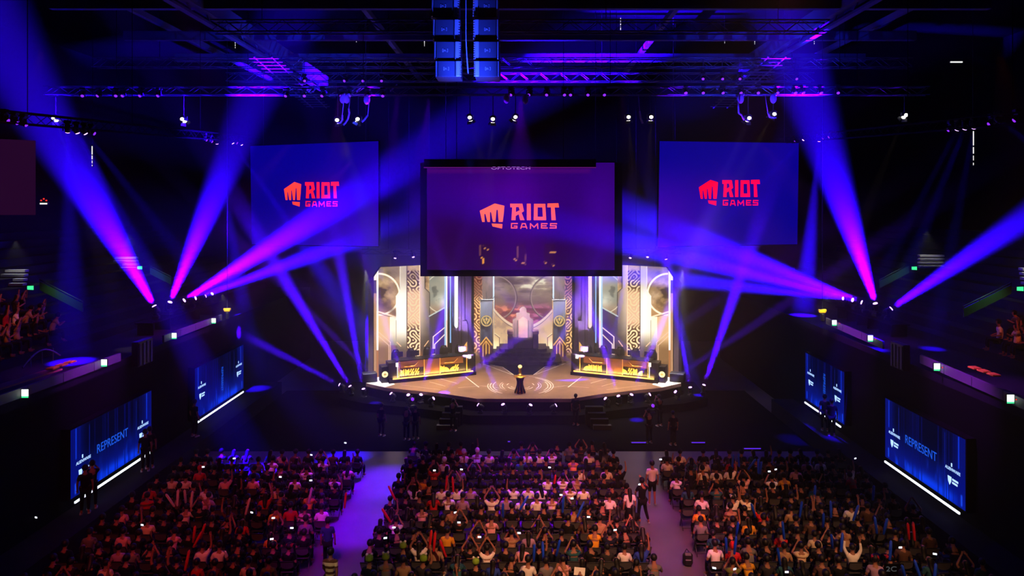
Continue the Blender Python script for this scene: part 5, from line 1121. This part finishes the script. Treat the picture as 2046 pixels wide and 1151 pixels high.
# seats: three blocks of folding chairs
ROWS = [20.55 + .95 * r for r in range(13)]
BLOCKS = [('left', -14.9, -7.55, 'left'), ('centre', -4.95, 4.05, 'centre'), ('right', 6.5, 14.4, 'right')]
seats = []
for bn, x0, x1, _ in BLOCKS:
    n = int((x1 - x0) / .53) + 1
    for r, y in enumerate(ROWS):
        if bn != 'centre' and r > 11: continue
        for c in range(n):
            x = x0 + (x1 - x0) * c / (n - 1) + (.17 if r % 2 else -.05) + rp.uniform(-.04, .04); seats.append(dict(b=bn, r=r, c=c, n=n, x=x, y=y + rp.uniform(-.05, .05)))
def scr(s, z=.92): return pix((s['x'], s['y'], z))
for s in seats: s['s'] = scr(s); s['occ'] = None
NOTE = [  # px, py of the torso, shirt, pose, hair, striped
 (885, 1085, YELLOW, 'lap', 'short'), (845, 1102, WHITE, 'high', 'long'), (960, 1108, WHITE, 'high', 'short'), (1020, 1070, TAN, 'phone', 'short'), (1045, 1092, MAUVE, 'lap', 'long'), (1047, 1108, PINKC, 'lap', 'long'), (1150, 1036, TAN, 'lap', 'short'), (1213, 1107, DGREY, 'lap', 'short'), (1247, 1112, WHITE, 'lap', 'short'),
 (1043, 1143, WHITE, 'lap', 'short'), (1170, 1068, BROWN, 'chin', 'long'), (1130, 1132, PINKC, 'lean', 'short'), (800, 1044, WHITE, 'phone', 'short'), (830, 1040, PINKC, 'lean', 'short'), (975, 1052, PINKC, 'lean', 'short'), (940, 982, MAUVE, 'lap', 'short'), (1050, 978, WHITE, 'lap', 'short'), (1068, 986, WHITE, 'chin', 'long'), (1096, 980, WHITE, 'lap', 'short'), (1120, 978, WHITE, 'phone', 'short'),
 (1085, 1005, WHITE, 'lap', 'short'), (1140, 1002, WHITE, 'phone', 'short'), (1033, 1018, WHITE, 'lap', 'short'), (1002, 1018, MAUVE, 'lap', 'short'), (985, 998, WHITE, 'high', 'short'), (1020, 998, WHITE, 'other', 'short'), (1100, 1004, CREAM, 'lean', 'short'), (905, 1012, WHITE, 'lean', 'short'), (915, 995, WHITE, 'one', 'short'), (846, 978, YELLOW, 'lap', 'short'), (872, 957, REDC, 'high', 'short'),
 (898, 932, WHITE, 'lap', 'hood'), (927, 918, WHITE, 'lap', 'hood'), (953, 918, WHITE, 'lean', 'hood'), (972, 920, WHITE, 'lap', 'short'), (1052, 920, WHITE, 'lap', 'short'), (1075, 920, WHITE, 'lap', 'short'), (1105, 912, WHITE, 'phone', 'short'), (1140, 925, YELLOW, 'lean', 'short'), (1182, 915, WHITE, 'lap', 'short'), (1200, 948, CREAM, 'lap', 'short'), (1215, 1000, WHITE, 'lap', 'short'), (1232, 1020, DGREY, 'lap', 'long'),
 (885, 980, WHITE, 'one', 'short'), (825, 1000, WHITE, 'high', 'long'), (900, 1015, TAN, 'lap', 'short'), (1160, 950, WHITE, 'lap', 'short'), (860, 1010, REDC, 'lean', 'long'), (935, 1015, MAUVE, 'lap', 'short'), (1165, 1100, BLACK, 'chin', 'short'), (1190, 1085, YELLOW, 'lean', 'short'),
 (738, 1138, NAVY, 'lap', 'frog'), (770, 1132, GREY, 'lean', 'frog'), (808, 1125, BLACK, 'lap', 'frog'), (828, 1146, DGREY, 'one', 'frog'), (950, 1140, BLACK, 'lap', 'frog'),
 (1335, 948, WHITE, 'lap', 'short'), (1355, 922, WHITE, 'lap', 'short'), (1350, 972, WHITE, 'chin', 'short'), (1412, 950, WHITE, 'lap', 'short'), (1430, 950, WHITE, 'lap', 'short'), (1456, 946, WHITE, 'one', 'long'), (1492, 968, PINKC, 'high', 'short'), (1542, 972, WHITE, 'phone', 'short'), (1568, 972, YELLOW, 'lean', 'short'), (1590, 950, PINKC, 'lap', 'short'), (1415, 1000, WHITE, 'lap', 'short'), (1448, 1006, WHITE, 'one', 'cap'), (1403, 1012, YELLOW, 'lap', 'short'),
 (1580, 1028, TAN, 'lap', 'short'), (1500, 1058, YELLOW, 'lap', 'long'), (1520, 1036, REDC, 'other', 'short'), (1465, 1038, TAN, 'lap', 'short', 1), (1394, 1056, GREY, 'lap', 'short'), (1440, 1048, BLACK, 'lap', 'short'), (1635, 1092, CREAM, 'lap', 'short'), (1575, 1092, REDC, 'chin', 'short'), (1553, 1092, TAN, 'lap', 'short'), (1515, 1120, GREY, 'lean', 'short'), (1487, 1130, YELLOW, 'lean', 'short'), (1428, 1130, WHITE, 'lap', 'short'),
 (1438, 1148, OLIVE, 'phone', 'short'), (1605, 1122, CREAM, 'phone', 'short'), (1637, 1126, BROWN, 'lap', 'short'), (1470, 1150, GREY, 'phone', 'short'), (1535, 1066, BLACK, 'lap', 'short'), (1712, 1122, WHITE, 'long', 'short'), (1443, 1106, REDC, 'lap', 'hood'), (1636, 1022, BLACK, 'other', 'short'), (1690, 950, CREAM, 'one', 'short'), (1710, 962, REDC, 'lean', 'short'), (1738, 1148, MAUVE, 'lap', 'cap'), (1560, 1146, TEAL, 'lap', 'long'),
 (1700, 1068, TAN, 'lean', 'short'), (1690, 1040, WHITE, 'one', 'short'), (1745, 1070, BROWN, 'lap', 'short'), (1395, 935, CREAM, 'lap', 'short'), (1478, 1006, WHITE, 'other', 'short'), (1640, 925, WHITE, 'lap', 'short'), (1620, 940, PINKC, 'lap', 'short'),
 (560, 1027, YELLOW, 'lap', 'short'), (586, 1030, REDC, 'lap', 'short'), (611, 1027, CREAM, 'lap', 'short', 1), (596, 966, WHITE, 'lap', 'short'), (572, 916, PINKC, 'lap', 'short'), (552, 936, WHITE, 'lean', 'short'), (604, 945, WHITE, 'phone', 'short'), (635, 930, WHITE, 'phone', 'short'), (548, 985, CREAM, 'lap', 'short'), (302, 1062, CREAM, 'lap', 'short'), (252, 1078, PINKC, 'lap', 'short'), (284, 998, REDC, 'lap', 'short', 1),
 (243, 1028, PINKC, 'lap', 'short'), (225, 1132, CREAM, 'lap', 'short'), (338, 1096, PINKC, 'lean', 'short'), (450, 1098, WHITE, 'lap', 'short'), (531, 1096, YELLOW, 'lap', 'long'), (375, 1132, REDC, 'lap', 'short'), (505, 1138, CREAM, 'lap', 'short'), (536, 1142, OLIVE, 'lap', 'short', 1), (650, 1024, WHITE, 'lap', 'short'), (680, 975, WHITE, 'phone', 'short'), (690, 960, PINKC, 'lean', 'long'), (615, 1005, YELLOW, 'lean', 'short'), (460, 1025, BROWN, 'other', 'long'),
 (420, 1015, PINKC, 'lean', 'short'), (332, 975, CREAM, 'lap', 'short'), (375, 972, CREAM, 'lap', 'short'), (445, 970, PINKC, 'one', 'short'), (270, 1100, GREY, 'lap', 'short'), (420, 1115, WHITE, 'one', 'short'), (240, 1098, MAUVE, 'lap', 'short'), (372, 1040, CREAM, 'lean', 'short'), (605, 1085, BLACK, 'lap', 'short'), (640, 1050, GREY, 'lap', 'short'), (500, 968, PINKC, 'lap', 'short'), (520, 1005, REDC, 'one', 'long'), (395, 945, REDC, 'lap', 'hood')]
for q in NOTE:
    best = min((s for s in seats if s['occ'] is None), key=lambda s: math.hypot(s['s'][0] - q[0], (s['s'][1] - q[1]) * 1.0))
    best['occ'] = (q[2], q[3], q[4], len(q) > 5)
for s in seats:
    if s['occ'] is None and rp.random() < (.86 if s['r'] > 1 else .8):
        c = rp.choices([BLACK, NAVY, DGREY, GREY, BROWN, TEAL, WHITE, REDC, TAN, BLUEC], [66, 12, 9, 2, 5, 3, 1, 1, 1, 1])[0]
        s['occ'] = (c, rp.choices(['lap', 'phone', 'high', 'one', 'other', 'lean', 'chin'], [60, 6, 3, 5, 4, 12, 10])[0], rp.choices(['short', 'long', 'cap'], [66, 30, 4])[0], False)
full = [s for s in seats if s['occ']]
full.sort(key=lambda s: (s['r'], s['b'], s['c']))
N_IND = 278
STAND_N = 22
indiv = full[:N_IND]; rest = full[N_IND:]
side_w = {'left': 'wall', 'centre': 'left aisle', 'right': 'right aisle'}
for s in indiv:
    c, po, hr, stp = s['occ']
    act = {'lap': 'hands in lap', 'phone': 'holding hands up in front', 'high': 'both arms raised overhead', 'one': 'right arm raised', 'other': 'left arm raised', 'lean': 'leaning forward', 'chin': 'hand on chin', 'long': 'both sleeves raised'}[po]
    hw = {'short': '', 'long': ', long hair', 'cap': ', cap', 'frog': ', green frog hat', 'hood': ', hood'}[hr]
    act = {'lap': '', 'phone': 'filming ', 'high': 'cheering ', 'one': 'waving ', 'other': 'clapping ', 'lean': 'crouched ', 'chin': 'pensive ', 'long': 'cheering '}[po]
    lab = '%sperson in %s%s top, %s block, %s row from camera, %s seat from left' % (act, 'striped ' if stp else '', CN[c], s['b'], ORD[s['r'] + 1], ORD[s['c'] + 1])
    if hr in ('long', 'frog', 'cap', 'hood') and len(lab.split()) < 16: lab = {'long': 'long-haired ', 'frog': 'frog-hatted ', 'cap': 'capped ', 'hood': 'hooded '}[hr] + lab
    tr = rp.choice([BLACK, NAVY, DGREY, BLACK])
    s['o'] = person(po, (s['x'], s['y'], 0), rp.uniform(-.22, .22) - s['x'] * .012, c, hr, lab, 'audience seated on the floor', tr, stp, rp.uniform(.93, 1.04), rp.choice([BLACK, WHITE, REDC]))

# folding chairs: the nearer ones singly, the rest as one mass
M['chair_f'] = mat('black_chair_frame', (40, 40, 44), .4, .6); M['chair_p'] = mat('chair_padding', (26, 26, 30), .6); M['chair_b'] = mat('grey_chair_back', (74, 72, 72), .5)
def chair_parts():
    d = {}
    b = MB(); b.box((0, .02, .45), (.42, .4, .04), bev=.015); d['seat'] = (b.mesh('seat', M['chair_p']),)
    b = MB(); n = 8
    b.prism([(-.2, .3), (.2, .3), (.2, .16)] + [(.2 * math.cos(PI * k / n), .16 - .11 * math.sin(PI * k / n)) for k in range(1, n)] + [(-.2, .16)], -.2, -.175, lambda u, v, h: Vector((u, h - (v - .1) * .15, v + .52))); d['backrest'] = (b.mesh('backrest', M['chair_b']),)
    for k, s in enumerate((-1, 1)):
        b = MB(); b.tube([(s * .21, .22, .02), (s * .21, .0, .45), (s * .21, -.24, .84)], .013, n=6)
        if s > 0: b.bar((-.21, -.24, .84), (.21, -.24, .84), .013)
        d['front_leg%d' % k] = (b.mesh('front_leg', M['chair_f']),)
        b = MB(); b.tube([(s * .195, -.22, .02), (s * .195, .12, .44)], .013, n=6)
        if s > 0: b.bar((-.195, -.15, .1), (.195, -.15, .1), .01)
        d['rear_leg%d' % k] = (b.mesh('rear_leg', M['chair_f']),)
    return d
CH = chair_parts()
b = MB()
def whole_chair():
    v = []; f = []; c = []
    for k, (me,) in CH.items():
        n = len(v); v += [x.co.copy() for x in me.vertices]; f += [tuple(i + n for i in p.vertices) for p in me.polygons]; c += [{'seat': (26, 26, 30), 'backrest': (74, 72, 72)}.get(k, (40, 40, 44))] * len(me.vertices)
    return v, f, c
near = sorted(seats, key=lambda s: (s['r'], s['b'], s['c']))
N_CH = 290
proto = None
for s in near[:N_CH]:
    if proto is None:
        proto = o = link('folding_chair', None)
        for k, (me,) in CH.items(): link('seat' if k == 'seat' else 'backrest' if k == 'backrest' else 'leg', me, o)
    else: o = copy_tree(proto)
    o.location = (s['x'], s['y'] - .02, 0); o.rotation_euler = (0, 0, rp.uniform(-.06, .06))
    tag(o, '%s black folding chair, %s block, %s row from camera, %s seat from left' % ('occupied' if s['occ'] else 'empty', s['b'], ORD[s['r'] + 1], ORD[s['c'] + 1]), 'chair', 'folding chairs on the floor')
def mass(name, items, label, cat, m):
    """one mesh of many copies; items = (verts Nx3, faces, colours Nx3)"""
    V = []; Lp = []; st_ = []; tot = []; Cc = []; off = 0; lo = 0
    for v, f, c in items:
        V.append(v); Cc.append(c); idx = np.concatenate([np.asarray(q) for q in f]) + off; ln = np.array([len(q) for q in f]); Lp.append(idx); tot.append(ln); off += len(v)
    V = np.concatenate(V); Lp = np.concatenate(Lp); tot = np.concatenate(tot); st_ = np.concatenate([[0], np.cumsum(tot)[:-1]]); Cc = np.concatenate(Cc)
    me = bpy.data.meshes.new(name); me.vertices.add(len(V)); me.vertices.foreach_set('co', V.reshape(-1).astype(np.float32)); me.loops.add(len(Lp)); me.loops.foreach_set('vertex_index', Lp.astype(np.int32)); me.polygons.add(len(tot)); me.polygons.foreach_set('loop_start', st_.astype(np.int32)); me.polygons.foreach_set('loop_total', tot.astype(np.int32)); me.update(calc_edges=True)
    a = me.color_attributes.new('dye', 'FLOAT_COLOR', 'POINT'); a.data.foreach_set('color', np.concatenate([Cc, np.ones((len(Cc), 1))], 1).reshape(-1).astype(np.float32)); me.polygons.foreach_set('use_smooth', [name != 'chair_rows'] * len(tot)); me.materials.append(m)
    return tag(link(name, me), label, cat, None, 'stuff')
cv, cf, cc = whole_chair(); cv = np.array(cv); cc = np.array([lin(c) for c in cc])
DYE = attr_cloth('dyed_cloth')
mass('chair_rows', [(cv + np.array((s['x'], s['y'], 0)), cf, cc) for s in near[N_CH:]], 'remaining rows of folding chairs farther from the camera', 'chairs', DYE)
# simpler figures for the far rows and both stands
def coarse(pose):
    f = figure(POSES[pose], False, 1); out = {}
    for k in ('person', 'shirt', 'trousers', 'short', 'long'):
        me = f[k]; v = np.zeros(len(me.vertices) * 3, np.float32); me.vertices.foreach_get('co', v); out[k] = (v.reshape(-1, 3), [tuple(p.vertices) for p in me.polygons])
    return out
LOW = {k: coarse(k) for k in ('lap', 'phone', 'high', 'one', 'other', 'lean', 'chin', 'long')}
def crowd_items(lst):
    out = []
    for x, y, z, rz, c, po, hr in lst:
        q = LOW[po]; ca, sa = math.cos(rz), math.sin(rz); R = np.array(((ca, sa, 0), (-sa, ca, 0), (0, 0, 1)))
        for k, col in (('person', (150, 98, 74)), ('shirt', c), ('trousers', BLACK), ('long' if hr == 'long' else 'short', c if hr == 'hood' else (14, 11, 11))):
            v, f = q[k]; out.append((v @ R + np.array((x, y, z)), f, np.tile(np.array(lin(col)), (len(v), 1))))
    return out
lst = [(s['x'], s['y'], 0, rp.uniform(-.25, .25), s['occ'][0], s['occ'][1], s['occ'][2]) for s in rest]
for sd, x0, y0 in ((-1, XL - 3.6, (24.5, 31.6)), (1, XR + 3.6, (23.5, 29.6))):
    for r in range(5):
        for k in range(14):
            y = y0[0] + (y0[1] - y0[0]) * k / 13
            if rp.random() < .75: lst.append((x0 + sd * (.85 * r + .45), y + rp.uniform(-.1, .1), 5.8 + .42 * (r + 1), sd * 1.1 + rp.uniform(-.3, .3) , rp.choice([BLACK, REDC, TAN, WHITE, CREAM, DGREY, BROWN]), rp.choice(['one', 'other', 'high', 'lap', 'phone', 'lean']), rp.choice(['short', 'long'])))
mass('crowd', crowd_items(lst), 'dense mass of spectators in the farther floor rows and both side stands', 'crowd', DYE)

# people on their feet
def stander(px, py_foot, pose, rz, shirt, hair, label, z0=0, d=None, **kw):
    p = at(px, py_foot, (CAM_Z - z0) * F / (py_foot - 413)) if d is None else Vector(((px - 1039) * d / F, d, z0)); return person(pose, (p.x, p.y, z0), rz, shirt, hair, label, kw.pop('group', None), **kw)
stander(1283, 1046, 'stand_phone', .12, BLACK, 'short', 'person in black tee and trousers standing in the right aisle filming with a phone', trous=BLACK)
o = stander(1258, 1062, 'stand_shorts', .1, WHITE, 'long', 'person with long dark hair, white top and black skirt standing in the right aisle', sc=.95); k = link('skirt', SKIRT, o); k.color = (*lin(BLACK), 1)
stander(1303, 1008, 'stand_shorts', .0, WHITE, 'short', 'person in white printed tee and black shorts walking up the right aisle', sc=1.02)
o = stander(660, 1216, 'walk', -.1, (238, 216, 170), 'short', 'person in cream and brown striped polo walking in the left aisle', stripe=True, sc=1.04)
stander(655, 1135, 'stand', .1, TEAL, 'short', 'person in dark teal top standing at the edge of the left aisle holding a board', sc=.97)
for k, (px, d, ps) in enumerate(((170, 26.8, 'stand'), (184, 27.3, 'shoot'), (290, 30.6, 'stand'), (299, 31.4, 'stand'))):
    x = -16.35; d = x * F / (px - 1039); person(ps, (x, d, .85), .5, BLACK, 'short', 'dark silhouetted person before the near left LED screen, %s from the camera' % ORD[k + 1], 'people standing before the LED screens', BLACK, sc=1.03)
for k, (px, d) in enumerate(((388, 34.8), (1662, 35.6), (1648, 36.2))):
    x = -16.35 if px < 1000 else 15.7; d = x * F / (px - 1039); person('stand', (x, d, .85), -.4, BLACK, 'short', ['dark silhouetted person before the far left LED screen', 'tall silhouetted person before the far right LED screen', 'second silhouetted person before the far right LED screen'][k], 'people standing before the LED screens', BLACK, sc=1.05)
for k, (px, py) in enumerate(((762, 872), (812, 880), (830, 878), (905, 862), (1150, 850), (1318, 852), (1345, 890), (1297, 886))):
    stander(px, py, 'shoot' if k % 2 else 'stand', rp.uniform(-.6, .6), BLACK, 'short', 'crew member in black standing in the dark pit, %s from the left' % ORD[k + 1], group='crew in the pit')
for k, (px, py) in enumerate(((820, 1003), (845, 994))):
    stander(px, py, 'stand', .2, BLACK, 'short', 'person in black standing at the left front of the centre block, %s from aisle' % ORD[k + 1])

# things people hold
PH = glow('phone_screen', (235, 240, 255), 2.2)
TENS = {3: 'thirty', 4: 'forty'}
def ORD_(k): return ORD[k] if k <= 30 else TENS[k // 10] + '-' + ORD[k % 10] if k % 10 else 'fortieth'
def phone(px, py, z, lbl, dd=0):
    d = (CAM_Z - z) * F / (py - 413) + dd; t = thing('phone', lbl, 'phone', at(px, py, d), rp.uniform(-.4, .4), 'lit phones in the audience')
    b = MB(); b.box((0, .006, 0), (.12, .01, .064), bev=.004); b.build('case', M['plastic'], t); b = MB(); b.box((0, -.001, 0), (.11, .004, .056)); b.build('screen', PH, t)
PHN = [(958, 1073), (910, 1024), (917, 1044), (1121, 989), (1143, 996), (1176, 1033), (1229, 1059), (1098, 934), (868, 940), (922, 938), (787, 1054), (770, 1075), (1037, 1065), (1278, 968), (1320, 918), (1550, 938), (1709, 916), (1468, 1137), (1427, 1135), (560, 953), (621, 960), (546, 1035), (583, 1055), (543, 1077), (284, 1049), (690, 885), (468, 916), (406, 933), (1799, 1094), (1868, 1107), (72, 1034), (622, 909), (503, 1024), (1572, 1143), (1537, 942)]
for k, (px, py) in enumerate(PHN):
    w = 'left' if px < 720 else 'centre' if px < 1270 else 'right'; phone(px, py, 1.42, 'lit phone held up in the %s block, %s of the lit phones from picture left' % (w, ORD_(1 + sorted(a for a, _ in PHN).index(px))))
M['stick_r'] = mat('red_inflatable_stick', (214, 30, 40), .35); M['stick_b'] = mat('blue_inflatable_stick', (24, 70, 220), .35); M['stick_w'] = mat('pale_inflatable_stick', (226, 190, 190), .35)
STK = [(860, 1078, 6, 'r'), (868, 1083, 4, 'r'), (783, 985, -30, 'r'), (772, 1030, -32, 'r'), (1108, 962, 8, 'r'), (892, 965, 5, 'r'), (905, 968, -4, 'r'), (885, 1096, -20, 'r'), (340, 1000, -28, 'w'), (355, 995, -2, 'w'), (370, 992, 3, 'w'), (383, 998, 2, 'w'), (405, 1062, 20, 'r'), (388, 1068, 8, 'r'), (395, 1078, 28, 'r'), (374, 1120, 6, 'r'), (620, 990, 10, 'w'), (690, 1000, 6, 'r'), (495, 1012, 12, 'w'), (1005, 1020, 0, 'b'), (1047, 1005, 35, 'b'), (1125, 1008, 4, 'b'), (1160, 1018, 28, 'b'), (1067, 1105, 2, 'b'), (1085, 1102, -3, 'b'), (1115, 1095, 12, 'b'), (1464, 922, 4, 'b'), (1476, 920, -6, 'b'), (1502, 928, 30, 'b'), (1515, 932, 3, 'b'), (1520, 935, 0, 'b'), (1628, 985, 4, 'b'), (1600, 1018, 8, 'b'), (1505, 1020, -18, 'b'), (1473, 1058, 2, 'b'), (1451, 1090, -6, 'b'), (1469, 1090, 6, 'b'), (1662, 1082, -12, 'b'), (1682, 1084, 14, 'b'), (1660, 1018, 3, 'b'), (1710, 1025, 24, 'b'), (1750, 1050, -8, 'b'), (1769, 1052, 12, 'b'), (1779, 1100, 12, 'b'), (1565, 1060, -4, 'b'), (1556, 1112, -10, 'b'), (1806, 1145, -20, 'b'), (1834, 1140, -12, 'b'), (1868, 1146, 14, 'b'), (1645, 1040, -4, 'b'), (1745, 985, 3, 'b'), (1815, 1062, -6, 'r'), (1826, 1062, 4, 'r')]
STM = {}
for c_ in 'rbw': b = MB(); b.lathe([(.012, -.3), (.04, -.27), (.045, 0), (.042, .25), (.015, .3)], n=12); STM[c_] = b.mesh('cheering_stick', M['stick_' + c_], True)
cnm = {'r': 'red', 'b': 'blue', 'w': 'pale'}
for k, (px, py, a_, c_) in enumerate(STK):
    d = (CAM_Z - 1.45) * F / (py - 413); o = link('cheering_stick', STM[c_], None, at(px, py, d), (rp.uniform(-.3, .3), math.radians(a_), 0))
    same = sorted(q[0] for q in STK if q[3] == c_); tag(o, '%s inflatable cheering stick held %s, %s of the %s sticks from picture left' % (cnm[c_], 'upright' if abs(a_) < 10 else 'aslant', ORD_(same.index(px) + 1), cnm[c_]), 'cheering stick', 'inflatable cheering sticks')
# odds and ends among the audience
p = at(1374, 1105, 23.6); t = thing('backpack', 'black backpack on the floor at the left corner of the right block', 'bag', (p.x, p.y, 0))
b = MB(); b.box((0, 0, .23), (.34, .2, .44), bev=.07); b.build('body', M['plastic'], t); b = MB(); b.box((0, -.12, .16), (.24, .08, .22), bev=.03); b.build('pocket', M['plastic'], t); b = MB(); b.tube([(-.08, .1, .4), (0, .14, .5), (.08, .1, .4)], .015); b.build('handle', M['plastic'], t)
p = at(1158, 1142, 21.2); b = MB(); b.box((0, 0, 0), (.34, .24, .015), bev=.004); tag(b.build('paper_board', M['white'], None, loc=p), 'white paper board held up in the nearest row of the centre block', 'board'); bpy.data.objects['paper_board'].rotation_euler = (.7, 0, -.2)
p = at(652, 1107, 23.9); b = MB(); b.box((0, 0, 0), (.3, .2, .02), bev=.004); tag(b.build('clipboard', M['ledge'], None, loc=p), 'cream clipboard held by the teal clothed person in the left aisle', 'board')
p = at(1787, 1137, 21.4); t = thing('seat_sign', 'dark sign with pale characters behind the right block at its near corner', 'sign', (p.x, p.y, p.z)); b = MB(); b.box((0, .03, 0), (.62, .03, .3), bev=.01); b.bar((0, .04, -.15), (0, .04, -p.z + .02), .02); b.build('board', M['black'], t); text('2C', .22, 'lettering', glow('pale_sign_letters', (70, 72, 74), 1), t, frame_m((-.26, .01, -.08), (1, 0, 0), (0, 0, 1)) @ Matrix.Diagonal((1.3, 1, 1, 1)))
for nm, tx, px, py, z in (('14', '14', 872, 957, 1.0),):
    best = min((s for s in full), key=lambda s: math.hypot(s['s'][0] - px, s['s'][1] - py))
    me_p = Vector((best['x'], best['y'] - .19, .82)); text(tx, .2, 'jersey_number', mat('orange_number', (255, 150, 60), .6), None, frame_m((me_p.x - .1, me_p.y, me_p.z), (1, 0, 0), (0, 0, 1)))
    tag(bpy.data.objects['jersey_number'], 'orange number fourteen on the back of a red jersey in the centre block', 'number')
